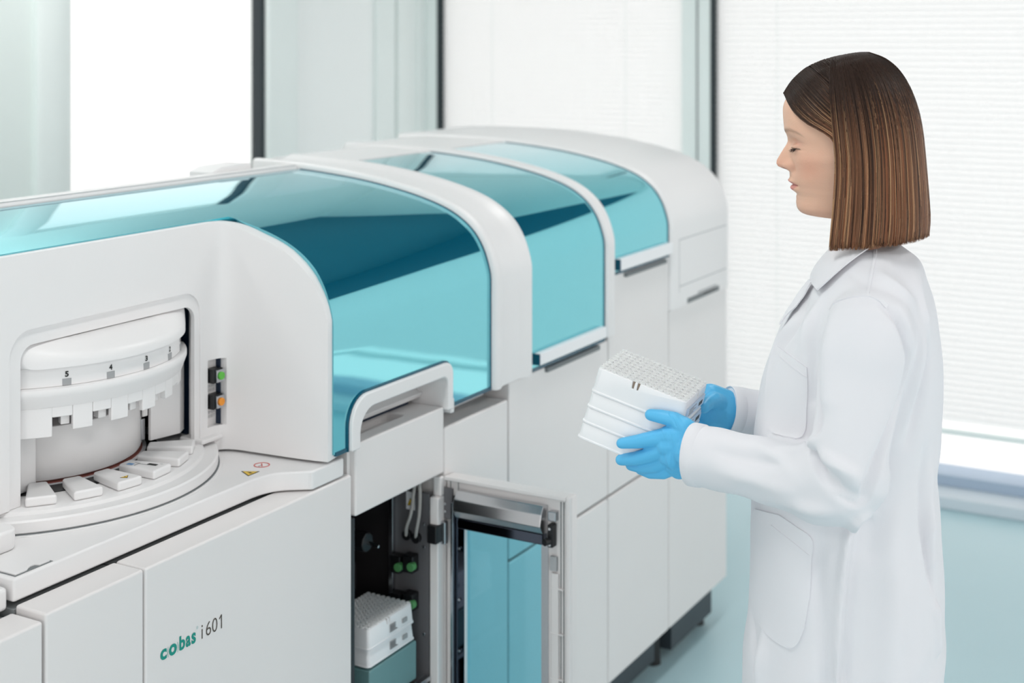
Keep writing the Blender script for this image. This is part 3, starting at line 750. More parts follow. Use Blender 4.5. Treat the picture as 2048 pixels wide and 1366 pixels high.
def rib(label, x0, x1, cross, z0, y1):
    t = thing('arched_rib', label, 'arched rib', ((x0 + x1) / 2, .3, z0))
    pr = profile(z0, y1)
    shell('rib_shell', pr, cross, 'shell', t, closed_v=True, caps=True, ang=50)
    settle(t)
rib('wide white arched rib between the biggest and the middle teal canopy', 2.55, 2.71,
    [(2.548, -.03), (2.548, .006), (2.5505, .011), (2.556, .0135), (2.566, .0135), (2.574, .010), (2.586, .0055), (2.600, .004), (2.655, .004), (2.668, .006), (2.680, .0115), (2.688, .0135), (2.700, .0135), (2.706, .011), (2.709, .005), (2.709, -.03)], .966, .64)
rib('thin white arched rib between the middle and the smallest teal canopy', 3.09, 3.135,
    [(3.091, -.03), (3.091, .004), (3.094, .008), (3.104, .0085), (3.110, .006), (3.116, .006), (3.122, .0095), (3.129, .009), (3.133, .004), (3.133, -.03)], .975, .78)

t = thing('end_cap', 'tall curved white end cap closing the far right of the analyser', 'end cap', (3.7, .4, .97))
pr = profile(.974, .86)
shell('cap_shell', pr, [(3.480, -.03), (3.480, .003), (3.484, .008), (3.50, .0095), (3.888, .0095), (3.896, .007), (3.900, -.001), (3.900, -.03)], 'shell', t, closed_v=True, caps=True, ang=50)
side = [(y + .002, z - .002) for y, z in pr] + [(.87, .974)]
prism('cap_side', side, 'x', 3.892, 3.8965, 'shell', t)
def groove(pts, w=.0012):
    for a, b in zip(pts[:-1], pts[1:]):
        box('panel_groove', min(a[0], b[0]) - w, max(a[0], b[0]) + w, -.0098, -.009, min(a[1], b[1]) - w, max(a[1], b[1]) + w, 'lightgrey', t)
groove([(3.53, 1.015), (3.53, 1.155)]); groove([(3.53, 1.155), (3.875, 1.155)]); groove([(3.53, 1.03), (3.875, 1.03)])
box('grip_slot', 3.585, 3.82, -.0102, -.0085, .976, .990, 'gap', t)
box('grip_slot', 3.66, 3.80, -.0106, -.0098, .992, .997, 'lightgrey', t)
box('grip_slot', 3.70, 3.79, -.0106, -.0098, .984, .988, 'black', t)
settle(t)
# strips and dark gaps just beneath canopies
t = thing('sill_strip', 'white sill strip below the right part of the biggest canopy', 'sill', (2.47, .05, .95))
box('strip', 2.392, 2.556, .022, .06, .952, .964, 'shell', t, bevel=.002)
box('backing', 2.37, 2.62, .135, .16, .90, .972, 'carcass', t)
box('backing', 2.372, 2.62, .061, .134, .9305, .934, 'lightgrey', t)
settle(t)
t = thing('sill_strip', 'dark gap plate below the bar of the middle canopy', 'sill', (2.9, .05, .965))
box('backing', 2.712, 3.09, .015, .10, .9655, .9685, 'gap', t)
settle(t)
# top covers behind the canopies
t = thing('top_cover', 'white top rail behind the biggest canopy', 'top cover', (1.6, .53, 1.39))
tp = [(.502, 1.385), (.502, 1.404), (.507, 1.409), (.530, 1.411), (.548, 1.409), (.556, 1.402), (.556, .96), (.545, .96), (.545, 1.385)]
prism('cover', tp, 'x', .80, 2.545, 'shell', t, bevel=.002)
box('cover_line', .8, 2.545, .5065, .5085, 1.4085, 1.4098, 'lightgrey', t)
settle(t)
t = thing('top_cover', 'white top cover behind the middle and smallest canopies', 'top cover', (3.1, .68, 1.39))
for a, b, dp in ((2.711, 3.0895, .73), (3.1345, 3.4785, .82)):
    pr2 = [(p.x, p.y) for p in smooth_path([Vector((.503, 1.4035, 0)), Vector((.60, 1.408, 0)), Vector((dp - .06, 1.410, 0)), Vector((dp - .02, 1.406, 0))], 6)]
    prism('cover', pr2 + [(dp, 1.39), (dp, 1.1), (dp - .02, 1.1), (dp - .02, 1.38), (.503, 1.38)], 'x', a, b, 'shell', t, bevel=.002)
    box('back_panel', a, b, dp - .018, dp, .13, 1.10, 'carcass', t)
box('back_panel', 2.572, 2.709, .622, .634, .13, 1.385, 'carcass', t)
box('side_panel', 2.562, 2.571, .557, .634, .13, 1.385, 'shell', t)
settle(t)
t = thing('hinge_cover', 'small white hinge cover on the top rail', 'hinge cover', (2.36, .56, 1.41))
prism('cover', [(2.30, 1.400), (2.30, 1.412), (2.33, 1.421), (2.42, 1.423), (2.428, 1.418), (2.428, 1.400)], 'y', .535, .60, 'shell', t, bevel=.002)
settle(t)

# ------------------------------------------------------------------ the woman
VD = Vector((math.cos(YAW), math.sin(YAW), 0)); RD = Vector((math.sin(YAW), -math.cos(YAW), 0)); EYE = Vector((0, -1.487, 1.70))
BASE = Vector((2.064, -.893, 0)); FW = Vector((-.276, .961, 0)).normalized(); LF = Vector((-FW.y, FW.x, 0))
def W(f, l, u): return BASE + FW * f + LF * l + Vector((0, 0, u))
def ray_dir(px, py): return VD + RD * ((px - 1024) / 2844) + Vector((0, 0, (72 - py) / 2844))
def BP(px, py, l):
    """measured outline point -> world point on her sagittal plane shifted sideways by l metres"""
    d = ray_dir(px, py); t = ((BASE - EYE).dot(LF) + l) / d.dot(LF)
    return EYE + d * t
def FU(px, py):
    q = BP(px, py, 0) - BASE; return q.dot(FW), q.z
def loc(p): q = p - BASE; return Vector((q.dot(FW), q.dot(LF), q.z))

M['skin'] = mat('skin', (1, 1, 1, 1), .48, bump=.12, bscale=500, spec=.35)
_nt = M['skin'].node_tree; _a = _nt.nodes.new('ShaderNodeAttribute'); _a.attribute_name = 'tone'
_nt.links.new(_a.outputs['Color'], _nt.nodes['Principled BSDF'].inputs['Base Color'])
_nt.nodes['Principled BSDF'].inputs['Subsurface Weight'].default_value = .12
_nt.nodes['Principled BSDF'].inputs['Subsurface Radius'].default_value = (.012, .005, .003)
_nt.nodes['Principled BSDF'].inputs['Subsurface Scale'].default_value = .6
M['hair'] = mat('hair', (1, 1, 1, 1), .45, spec=.2)
_nt = M['hair'].node_tree; _a = _nt.nodes.new('ShaderNodeAttribute'); _a.attribute_name = 'tone'
_nt.links.new(_a.outputs['Color'], _nt.nodes['Principled BSDF'].inputs['Base Color'])
M['cloth'] = mat('white_cotton', srgb(229, 228, 232), .85, bump=.10, bscale=1400, sheen=.15, spec=.2)
M['lash'] = mat('dark_lash', srgb(40, 28, 24), .6)
M['glove'] = mat('blue_nitrile', srgb(92, 188, 236), .42, bump=.2, bscale=90, spec=.4)
M['blouse'] = mat('mustard_blouse', srgb(176, 168, 60), .8)
M['shoe'] = mat('white_shoe', srgb(225, 225, 225), .5)

def interp_rows(tab, n):
    T = np.array(tab, float); k = np.arange(len(T)); q = np.linspace(0, len(T) - 1, n)
    out = []
    for c in range(T.shape[1]):
        y = T[:, c]; m = np.gradient(y)
        i = np.clip(q.astype(int), 0, len(T) - 2); t = q - i
        out.append((2 * t**3 - 3 * t**2 + 1) * y[i] + (t**3 - 2 * t**2 + t) * m[i] + (-2 * t**3 + 3 * t**2) * y[i + 1] + (t**3 - t**2) * m[i + 1])
    return np.array(out).T
HEAD = [  # front px, front py, back px, back py, half width, front exponent
 (1712, 118, 1722, 118, .002, 2.0), (1672, 127, 1756, 130, .036, 2.0), (1634, 145, 1784, 156, .052, 2.0), (1600, 167, 1800, 186, .062, 2.0),
 (1577, 190, 1812, 216, .0670, 2.05), (1566.8, 210, 1817, 240, .0700, 2.1), (1566.0, 231, 1820, 257, .0715, 2.15), (1568.4, 254, 1820, 274, .0725, 2.15),
 (1572.8, 268, 1818, 290, .0728, 2.1), (1575.9, 280, 1816, 302, .0728, 2.0), (1577, 290, 1818, 310, .0728, 1.95), (1577.5, 300, 1814, 318, .0722, 1.9),
 (1578.2, 312, 1809, 327, .0715, 1.88), (1579, 324, 1803, 338, .0705, 1.85), (1579.3, 335, 1797, 348, .0692, 1.82), (1579, 344, 1791, 357, .0675, 1.8),
 (1579.6, 354, 1785, 365, .0656, 1.8), (1581.5, 362.5, 1780, 372, .0638, 1.8), (1584.5, 370, 1776, 380, .0618, 1.8), (1587.5, 378, 1772, 387, .0600, 1.8),
 (1589.8, 383, 1769, 393, .0582, 1.8), (1591.6, 388.5, 1766, 399, .0562, 1.8), (1592.4, 397, 1763, 406, .0535, 1.82), (1592.2, 405, 1760, 413, .0510, 1.85),
 (1594.3, 415, 1758, 420, .0485, 1.9), (1600.8, 423, 1756, 428, .0460, 1.9), (1612, 427.3, 1755, 435, .0440, 1.9), (1630, 426.5, 1755, 440, .0440, 2.0),
 (1650, 424.5, 1755, 446, .046, 2.0), (1667, 431, 1755, 452, .049, 2.0), (1675, 450, 1758, 468, .050, 2.0), (1677, 475, 1768, 490, .052, 2.0),
 (1664, 505, 1790, 512, .075, 2.0), (1640, 545, 1815, 548, .125, 2.2), (1610, 600, 1835, 600, .150, 2.4), (1575, 700, 1850, 700, .145, 2.4), (1560, 850, 1845, 850, .130, 2.4),
 (1555, 1000, 1845, 1000, .150, 2.4), (1580, 1150, 1840, 1150, .155, 2.4), (1620, 1230, 1800, 1230, .06, 2.2)]
def build_body():
    n = 460; m = 200
    T = interp_rows(HEAD, n)
    kk = np.linspace(0, len(HEAD) - 1, n)
    ang = np.linspace(-PI, PI, m, endpoint=False)
    ang = ang - .45 * np.sin(ang)          # denser at the face
    P = np.zeros((n, m, 3))
    for i in range(n):
        pf = loc(BP(T[i, 0], T[i, 1], 0)); pb = loc(BP(T[i, 2], T[i, 3], 0))
        e = T[i, 5]; c = np.cos(ang); s = np.sin(ang)
        ee = np.where(c > 0, e, 2.2)
        cc = np.sign(c) * np.abs(c) ** (2 / ee); ss = np.sign(s) * np.abs(s) ** (2 / ee)
        mid = .5 if kk[i] > 29 else .44
        f0 = pf[0] + (pb[0] - pf[0]) * (1 - mid) ; u0 = pf[2] + (pb[2] - pf[2]) * (1 - mid)
        f = np.where(cc > 0, f0 + (pf[0] - f0) * cc, f0 + (f0 - pb[0]) * cc)
        u = np.where(cc > 0, u0 + (pf[2] - u0) * cc, u0 + (u0 - pb[2]) * cc)
        P[i, :, 0] = f; P[i, :, 1] = T[i, 4] * ss; P[i, :, 2] = u
    S = 1 / 1399.; V_ = .000735                     # metres per outline unit, forward and up
    py = 72 + (1.70 - P[:, :, 2]) / V_; l = P[:, :, 1]; al = np.abs(l)
    front = (np.cos(ang)[None, :] > 0) & (kk[:, None] < 30)
    g = lambda x, c, s: np.exp(-((x - c) / s) ** 2)
    # nose
    N = np.interp(py, [276, 284, 289.4, 299, 312, 323, 329.6, 335, 338.6, 341, 344, 347], [0, 1.2, 3.6, 10.2, 19, 26, 27, 24, 15.5, 7, 1.5, 0])
    sg = np.interp(py, [280, 300, 318, 330, 345], [.0065, .0078, .0098, .0125, .012])
    d = N * S * np.exp(-(al / sg) ** 2.4)
    d += .0062 * g(al, .0150, .0048) * g(py, 333, 8)             # wings
    d -= .0030 * g(al, .0225, .0050) * g(py, 336, 12)            # crease behind the wing
    # lips
    lw = np.exp(-(al / .0205) ** 4)
    d += lw * S * (5.0 * g(py, 362.8, 4.2) - 2.6 * g(py, 370.3, 1.9) + 6.2 * g(py, 378.3, 5.6))
    d -= .0018 * g(al, .0245, .004) * g(py, 371, 4)
    d -= .0016 * g(al, 0, .012) * g(py, 389, 4)
    # brow, socket, lid, cheek, chin
    d += .0026 * g(al, .026, .016) * g(py, 262, 9)
    d -= .0078 * g(al, .0285, .0125) * g(py, 283, 9.5)
    d -= .0030 * g(al, .013, .007) * g(py, 284, 9)
    d += .0072 * g(al, .0315, .0098) * g(py, 290.5, 6.2)
    d -= .0026 * g(al, .0315, .011) * g(py, 297.6, 2.2)
    d += .0032 * g(al, .044, .017) * g(py, 318, 18)
    d += .0010 * g(al, .034, .012) * g(py, 303, 5)
    P[:, :, 0] += np.where(front, d, 0)
    # sideways: temple hollow, cheek bone, jaw
    dl = .0028 * g(py, 312, 16) * np.exp(-((P[:, :, 0] - .035) / .03) ** 2) - .0025 * g(py, 372, 22) * np.exp(-((P[:, :, 0] - .04) / .03) ** 2)
    P[:, :, 1] += np.where(kk[:, None] < 28, np.sign(l) * dl, 0)
    # colour
    base = np.array(srgb(227, 181, 156)[:3]); C = np.tile(base, (n, m, 1))
    fx = 1700 - P[:, :, 0] / S
    def paint(col, w_):
        nonlocal C
        w_ = np.clip(w_, 0, 1)[..., None]; C = C * (1 - w_) + np.array(srgb(*col)[:3]) * w_
    near = front
    paint((222, 150, 126), .42 * np.exp(-((fx - 1620) / 27) ** 2 - ((py - 332) / 26) ** 2) * near)
    paint((216, 148, 128), .45 * g(py, 331, 12) * np.exp(-(al / .014) ** 2) * near)
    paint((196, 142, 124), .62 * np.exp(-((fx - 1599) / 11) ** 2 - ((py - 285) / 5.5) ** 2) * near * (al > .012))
    paint((150, 92, 78), .75 * g(py, 338.5, 2.0) * np.exp(-((al - .008) / .004) ** 2) * near)  # nostril dark painted onto the underside of the nose
    paint((190, 132, 112), .40 * np.exp(-((al - .021) / .003) ** 2) * g(py, 336, 7) * near)  # shading in the crease of the nose wing, painted in
    lipu = ((py > 359.5 + (al / .020) ** 2 * 7) & (py < 370.8) & (al < .0225))
    lipl = ((py >= 370.8) & (py < 385.5 - (al / .020) ** 2 * 11) & (al < .0225))
    lm = (lipu | lipl).astype(float)
    for _ in range(2): lm = (lm + np.roll(lm, 1, 0) + np.roll(lm, -1, 0) + np.roll(lm, 1, 1) + np.roll(lm, -1, 1)) / 5
    paint((206, 128, 122), lm * .85 * near)
    paint((140, 66, 62), .75 * g(py, 370.6, 1.2) * (al < .0235) * near)
    # eyebrow
    bx = np.interp(fx, [1566, 1572, 1580, 1593, 1602, 1611], [262, 260, 258.5, 262, 266, 271.5]); bw = np.interp(fx, [1566, 1572, 1590, 1611], [4.2, 5.0, 3.2, 1.4])
    bs = np.interp(fx, [1560, 1570, 1580, 1600, 1613], [.75, .8, .6, .45, 0])
    streak = .7 + .3 * np.sin(fx * 3.1 + py * 1.7)
    paint((84, 60, 46), bs * 1.15 * np.exp(-((py - bx) / bw) ** 2) * streak * near * (al > .006))
    paint((60, 42, 36), .8 * g(py, 295.8, 1.3) * (al > .022) * (al < .042) * near)
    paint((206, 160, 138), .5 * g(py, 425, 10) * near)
    verts = [tuple(W(*p)) for p in P.reshape(-1, 3)]
    faces = [(i * m + j, i * m + (j + 1) % m, (i + 1) * m + (j + 1) % m, (i + 1) * m + j) for i in range(n - 1) for j in range(m)]
    faces.append(tuple(range(m))); faces.append(tuple((n - 1) * m + j for j in range(m)))
    cols = [tuple(c) for c in C.reshape(-1, 3)]
    # arms and legs of the same mesh
    def limb(pts, k=16):
        b0 = len(verts); prev = None
        for i, (p, r) in enumerate(pts):
            a = Vector(pts[max(i - 1, 0)][0]); b = Vector(pts[min(i + 1, len(pts) - 1)][0]); dd = (b - a).normalized()
            x = dd.cross(Vector((.13, .27, .95)) if abs(dd.z) < .8 else FW).normalized(); y = dd.cross(x)
            for j in range(k):
                t_ = 2 * PI * j / k; verts.append(tuple(Vector(p) + (x * math.cos(t_) + y * math.sin(t_)) * r)); cols.append(tuple(base))
        for i in range(len(pts) - 1):
            for j in range(k): faces.append((b0 + i * k + j, b0 + i * k + (j + 1) % k, b0 + (i + 1) * k + (j + 1) % k, b0 + (i + 1) * k + j))
        faces.append(tuple(b0 + j for j in range(k))); faces.append(tuple(b0 + (len(pts) - 1) * k + j for j in range(k)))
    limb([(BP(1735, 640, .13), .045), (BP(1715, 780, .17), .040), (BP(1690, 945, .185), .036), (BP(1560, 945, .15), .036), (BP(1400, 900, .10), .026)])
    limb([(BP(1735, 640, -.13), .045), (BP(1690, 780, -.17), .040), (BP(1640, 880, -.18), .036), (BP(1560, 850, -.15), .034), (BP(1460, 822, -.09), .026)])
    for s in (1, -1):
        limb([(W(-.01, .085 * s, .86), .085), (W(0, .09 * s, .66), .072), (W(.005, .09 * s, .47), .052), (W(-.012, .09 * s, .34), .054), (W(-.015, .09 * s, .12), .036), (W(-.01, .09 * s, .05), .036)])
    me = bpy.data.meshes.new('person'); me.from_pydata([tuple(Vector(v) - BASE) for v in verts], [], faces); me.update()
    bm = bmesh.new(); bm.from_mesh(me); bmesh.ops.recalc_face_normals(bm, faces=bm.faces); bm.to_mesh(me); bm.free()
    at = me.attributes.new('tone', 'FLOAT_COLOR', 'POINT')
    at.data.foreach_set('color', np.c_[np.array(cols), np.ones(len(cols))].ravel().astype(np.float32))
    o = link('person', me, 'skin', smooth=True, ang=180); o.location = BASE
    o['label'] = 'woman in a white lab coat and blue gloves holding a stack of racks'; o['category'] = 'person'
    return o, P
person, HP = build_body()

# ---- eyelashes and eye
def lash_fan(side):
    bmv, bmf = [], []
    for i in range(26):
        t = i / 25; px = 1581 + 22 * t; py = 295.6 - 3.2 * t + 1.2 * math.sin(t * PI)
        f, u = FU(px, py); l = .020 + .019 * t
        # take the skin surface point nearest to this place
        q = np.abs(HP[:, :, 2] - u) * 1.0 + np.abs(HP[:, :, 1] - l)
        q = np.where(HP[:, :, 0] > 0, q, 9); k = np.unravel_index(np.argmin(q), q.shape); p = Vector(HP[k])
        ln = .0085 * (1 - .35 * abs(t - .5)); dirv = Vector((.75 - .5 * t, .25 + .5 * t, -.62 + .25 * math.sin(i * 2.3))).normalized()
        a = p + Vector((.0004, .0002, 0)); b = a + dirv * ln * .6; c = a + dirv * ln + Vector((0, 0, .0012))
        w_ = .00045
        b0 = len(bmv)
        for r_, ww in ((a, w_), (b, w_ * .7), (c, w_ * .1)):
            for dx in ((ww, 0, 0), (-ww * .5, ww * .8, 0), (-ww * .5, -ww * .8, 0)):
                v = r_ + Vector(dx); bmv.append(tuple(W(v.x, v.y * side, v.z)))
        for s_ in range(2):
            for j in range(3): bmf.append((b0 + s_ * 3 + j, b0 + s_ * 3 + (j + 1) % 3, b0 + s_ * 3 + 3 + (j + 1) % 3, b0 + s_ * 3 + 3 + j))
    return pyd('eyelashes', bmv, bmf, 'lash', person)
lash_fan(1); lash_fan(-1)

# ---- hair
def build_hair():
    rnd = np.random.default_rng(7)
    B = np.array([(1738, 104), (1770, 116), (1797, 138), (1819, 172), (1835, 214), (1844, 256), (1849, 300), (1853, 345), (1857, 395), (1859, 432), (1857, 467)], float)
    FALL = dict(  # the layer swept back from the forehead, and the curtain hanging over it
        swept=(np.array([(1565, 187), (1577, 206), (1592, 225), (1616, 243), (1645, 257), (1666, 272), (1676, 300), (1677, 345), (1674, 400), (1668, 445), (1664, 480)], float),
               np.array([(1565, 187), (1577, 168), (1592, 151), (1615, 133), (1647, 119), (1680, 110.5), (1715, 104.5), (1738, 104)], float)),
        curtain=(np.array([(1662, 114), (1660, 142), (1660, 172), (1662, 205), (1665, 238), (1668, 272), (1671, 310), (1670, 355), (1667, 400), (1663, 445), (1659, 486)], float),
                 np.array([(1662, 114), (1680, 110.5), (1698, 107), (1715, 104.5), (1728, 103.8), (1738, 104)], float)))
    def cur(Cv, t):
        D = interp_rows(Cv, 101); x = np.linspace(0, 1, 101); return np.stack([np.interp(t, x, D[:, 0]), np.interp(t, x, D[:, 1])], -1)
    def pos(kind, s, t):
        A, R_ = FALL[kind]
        p = cur(A, t) * (1 - s)[..., None] + cur(B, t) * s[..., None]
        corr = cur(R_, s) - (A[0] * (1 - s)[..., None] + B[0] * s[..., None])
        return p + corr * ((1 - t) ** 3)[..., None]
    def lat(p):
        wd = np.where(p[..., 0] > 1712, np.interp(p[..., 1], [104, 260, 470], [128, 136, 148]), 152)
        X = (p[..., 0] - 1712) / wd; Yv = np.where(p[..., 1] < 262, (262 - p[..., 1]) / 158.5, 0)
        return (.087 + .006 * np.clip((p[..., 1] - 262) / 220, 0, 1)) * np.sqrt(np.clip(1 - X * X - Yv * Yv, 0, 1))
    bvb = BVHTree.FromPolygons([v.co[:] for v in person.data.vertices], [q.vertices[:] for q in person.data.polygons])
    gs, gt = 90, 70; GR = {}
    for kind in FALL:
        S2, T2 = np.meshgrid(np.linspace(0, 1, gs), np.linspace(0, 1, gt), indexing='ij'); PG = pos(kind, S2, T2); G0 = lat(PG)
        for i in range(gs):
            for j in range(gt):
                if PG[i, j, 1] > 330: continue
                f_ = (1700 - PG[i, j, 0]) / 1399.; u_ = 1.70 - (PG[i, j, 1] - 72) * .000735
                h_ = bvb.ray_cast(FW * f_ + LF * .3 + Vector((0, 0, u_)), -LF)
                if h_[0] is not None: G0[i, j] = max(G0[i, j], h_[0].dot(LF) + .0055)
        for _ in range(3):
            G = G0.copy(); G[1:-1, 1:-1] = (G0[:-2, 1:-1] + G0[2:, 1:-1] + G0[1:-1, :-2] + G0[1:-1, 2:] + 2 * G0[1:-1, 1:-1]) / 6; G0 = np.maximum(G, np.where(G0 > G, G0 - .002, G))
        GR[kind] = G0
    def latg(kind, s, t, inset):
        L_ = GR[kind]
        a = np.clip(s, 0, 1) * (gs - 1); b = np.clip(t, 0, 1) * (gt - 1); i = np.clip(a.astype(int), 0, gs - 2); j = np.clip(b.astype(int), 0, gt - 2); x = a - i; y = b - j
        v = L_[i, j] * (1 - x) * (1 - y) + L_[i + 1, j] * x * (1 - y) + L_[i, j + 1] * (1 - x) * y + L_[i + 1, j + 1] * x * y
        k = np.sqrt(np.clip(1 - (np.clip(s - .8, 0, 1) / .2) ** 2, 0, 1))     # both sides meet at the back of the head
        return np.maximum(v - inset * np.clip(v / .03, 0, 1), 0) * k
    def to_world(p, l):
        f = (1700 - p[..., 0]) / 1399.; u = 1.70 - (p[..., 1] - 72) * .000735
        return np.array(BASE) + f[..., None] * np.array(FW) + l[..., None] * np.array(LF) + u[..., None] * np.array([0, 0, 1])
    verts = []; faces = []; cols = []; base = 0
    root = np.array(srgb(50, 35, 28)[:3]); midc = np.array(srgb(132, 92, 68)[:3]); hi = np.array(srgb(204, 158, 118)[:3]); red = np.array(srgb(142, 90, 62)[:3])
    for side in (1, -1):
        ns, nt2 = 60, 50
        s, t = np.meshgrid(np.linspace(0, 1, ns), np.linspace(0, 1, nt2), indexing='ij')
        p = pos('swept', s, t); p2 = p.copy(); p2[..., 0] = 1712 + (p[..., 0] - 1712) * .978; p2[..., 1] = 300 + (p[..., 1] - 300) * .972
        verts.append(to_world(p2, latg('swept', s, t, .005) * side).reshape(-1, 3))
        cols.append((root[None, None] * (1 - t[..., None]) + (midc * .5)[None, None] * t[..., None]).reshape(-1, 3))
        for i in range(ns - 1):
            for j in range(nt2 - 1):
                a = base + i * nt2 + j; faces.append((a, a + 1, a + nt2 + 1, a + nt2))
        base += ns * nt2
    K = 18
    for side, kind, count, smax, lift in ((1, 'swept', 3000, 1.0, .0005), (1, 'curtain', 7600, 1.0, .0022), (-1, 'swept', 1700, 1.0, .0005)):
        NL = 240
        lock = rnd.random(NL); lock_tone = rnd.random(NL); li = rnd.integers(0, NL, count)
        s0 = np.clip(lock[li] + rnd.normal(0, .005, count), 0, 1); s0 = np.where(rnd.random(count) < .35, rnd.random(count), s0)
        if kind == 'swept' and side == 1: s0 = s0 ** 1.5 * .75
        t = np.linspace(0, 1, K)[None, :] * np.ones((count, 1))
        tend = 1.004 - np.abs(rnd.normal(0, .014, count)) - .035 * np.abs(np.sin(s0 * 47 + np.sin(s0 * 19) * 3)) * rnd.random(count)
        tstart = rnd.random(count) ** 2 * .10
        if kind == 'curtain': tstart = tstart + (s0 < .12) * rnd.random(count) * .22
        t = tstart[:, None] + t * (tend - tstart)[:, None]
        conv = lock[li] - s0                                  # strands of a lock close up towards its tip
        sway = rnd.normal(0, .006, count)[:, None] * t ** 2 + .004 * np.sin(3 * t * PI + lock_tone[li][:, None] * 40) * t + np.where(np.abs(conv) < .02, conv, 0)[:, None] * .5 * t
        if kind == 'curtain': sway = sway + (rnd.random(count) < .06)[:, None] * rnd.normal(0, .03, count)[:, None] * t
        s = np.clip(s0[:, None] + sway, 0, 1)
        p = pos(kind, s, t)
        ins = (rnd.random(count) * .003)[:, None] * np.ones_like(t) - lift - .0014 * np.sin(lock_tone[li] * 40)[:, None] * np.clip(t * 3, 0, 1)
        c = to_world(p, latg(kind, s, t, ins) * side)
        T_ = np.gradient(c, axis=1); T_ /= np.linalg.norm(T_, axis=2, keepdims=True) + 1e-9
        cenw = to_world(np.array([[1712., 300.]]), np.array([0.]))[0]; O = c - cenw; O[..., 2] *= .3
        X = np.cross(T_, O); X /= np.linalg.norm(X, axis=2, keepdims=True) + 1e-9; Y_ = np.cross(X, T_)
        r = (.00030 + .00022 * rnd.random(count))[:, None] * np.interp(t, [0, .05, .92, 1], [.7, 1, .9, .15])
        ring = np.stack([c + (X * math.cos(a) * 1.5 + Y_ * math.sin(a)) * r[..., None] for a in (0, 2.094, 4.189)], 2)
        verts.append(ring.reshape(-1, 3))
        tone = np.clip(lock_tone[li] + rnd.normal(0, .13, count), 0, 1)[:, None]
        tgt = midc[None] * (.60 + .55 * tone); tgt = np.where(tone > .86, hi[None] * (.75 + .3 * rnd.random((count, 1))), tgt); tgt = np.where((tone > .35) & (tone < .5), red[None], tgt); tgt = np.where(tone < .18, root[None] * 1.4, tgt)
        start = .06 + .20 * rnd.random((count, 1)) + (.12 if kind == 'curtain' else .02)
        mixv = np.clip((t - start) / .34, 0, 1)[..., None]
        cc = root[None, None] * (.8 + .5 * tone[:, None]) * (1 - mixv) + tgt[:, None] * mixv
        cols.append(np.repeat(cc[:, :, None, :], 3, 2).reshape(-1, 3))
        b = base + (np.arange(count) * K * 3)[:, None] + (np.arange(K - 1) * 3)[None, :]
        for j in range(3):
            faces += np.stack([b + j, b + (j + 1) % 3, b + 3 + (j + 1) % 3, b + 3 + j], -1).reshape(-1, 4).tolist()
        base += count * K * 3
    V = np.concatenate(verts); Cc = np.concatenate(cols)
    me = bpy.data.meshes.new('hair'); me.from_pydata(V.tolist(), [], faces); me.update()
    at = me.attributes.new('tone', 'FLOAT_COLOR', 'POINT'); at.data.foreach_set('color', np.c_[Cc, np.ones(len(Cc))].ravel().astype(np.float32))
    ob = link('hair', me, 'hair', person, smooth=True, ang=180); ob.matrix_parent_inverse = Matrix.Translation(-BASE); return ob
build_hair()

# ---- lab coat: torso and sleeves merged into one cloth surface
COAT = [  # front px, back px, py, half width, exponent
 (1676, 1800, 486, .072, 2.0), (1664, 1822, 500, .098, 2.0), (1649, 1842, 520, .130, 2.1), (1632, 1855, 548, .158, 2.2), (1607, 1866, 585, .172, 2.3), (1572, 1876, 632, .176, 2.35), (1545, 1885, 692, .174, 2.4),
 (1526, 1887, 742, .170, 2.4), (1516, 1886, 790, .166, 2.4), (1510, 1881, 850, .164, 2.4), (1508, 1875, 915, .166, 2.4), (1505, 1878, 982, .172, 2.4), (1503, 1882, 1050, .180, 2.4),
 (1503, 1888, 1117, .187, 2.4), (1500, 1890, 1185, .192, 2.4), (1492, 1889, 1253, .197, 2.4), (1485, 1883, 1366, .203, 2.4), (1478, 1884, 1540, .212, 2.4)]
def loft_obj(rows):
    o = grid('cloth_part', rows, None, None, closed_v=True, caps=True); return o
def coat_torso():
    T = interp_rows(COAT, 60); rows = []
    for fx, bx, py, w_, e in T:
        f = FU(fx, py); b = FU(bx, py); rows.append([])
        fm = (f[0] + b[0]) / 2; h = (f[0] - b[0]) / 2; u = f[1]
        for j in range(72):
            a = 2 * PI * j / 72; c, s = math.cos(a), math.sin(a)
            sg = lambda v: math.copysign(abs(v) ** (2 / e), v)
            rows[-1].append(tuple(W(fm + h * sg(c), w_ * sg(s), u)))
    return loft_obj(rows)
def sleeve(path):
    """path: (px, py, l, half height across the arm, half thickness sideways)"""
    T = interp_rows([(*loc(BP(a, b, c)), rh, rw) for a, b, c, rh, rw in path], 44); rows = []
    C_ = [Vector(t[:3]) for t in T]
    for i, t in enumerate(T):
        d = (C_[min(i + 1, len(C_) - 1)] - C_[max(i - 1, 0)]).normalized()
        side = Vector((0, 1, 0)); side = (side - d * side.dot(d)).normalized(); up = d.cross(side)
        rows.append([tuple(W(*(C_[i] + up * (t[3] * math.cos(a)) + side * (t[4] * math.sin(a))))) for a in [2 * PI * j / 40 for j in range(40)]])
    return loft_obj(rows)
LS = [(1745, 618, .125, .050, .040), (1742, 650, .150, .060, .050), (1733, 700, .165, .062, .052), (1722, 760, .175, .058, .050), (1711, 830, .190, .053, .047), (1699, 900, .202, .052, .046), (1690, 954, .206, .058, .046),
      (1652, 970, .196, .0555, .045), (1605, 960, .178, .049, .044), (1550, 946, .152, .0445, .043), (1490, 930, .134, .043, .042), (1435, 918, .116, .0430, .041), (1388, 909, .102, .0435, .040)]
RS = [(1745, 618, -.125, .050, .040), (1740, 660, -.150, .060, .050), (1720, 720, -.168, .060, .050), (1698, 790, -.178, .054, .048), (1672, 845, -.178, .052, .046), (1640, 860, -.170, .050, .044), (1590, 850, -.150, .046, .042), (1520, 835, -.120, .043, .040), (1455, 824, -.095, .0405, .038)]
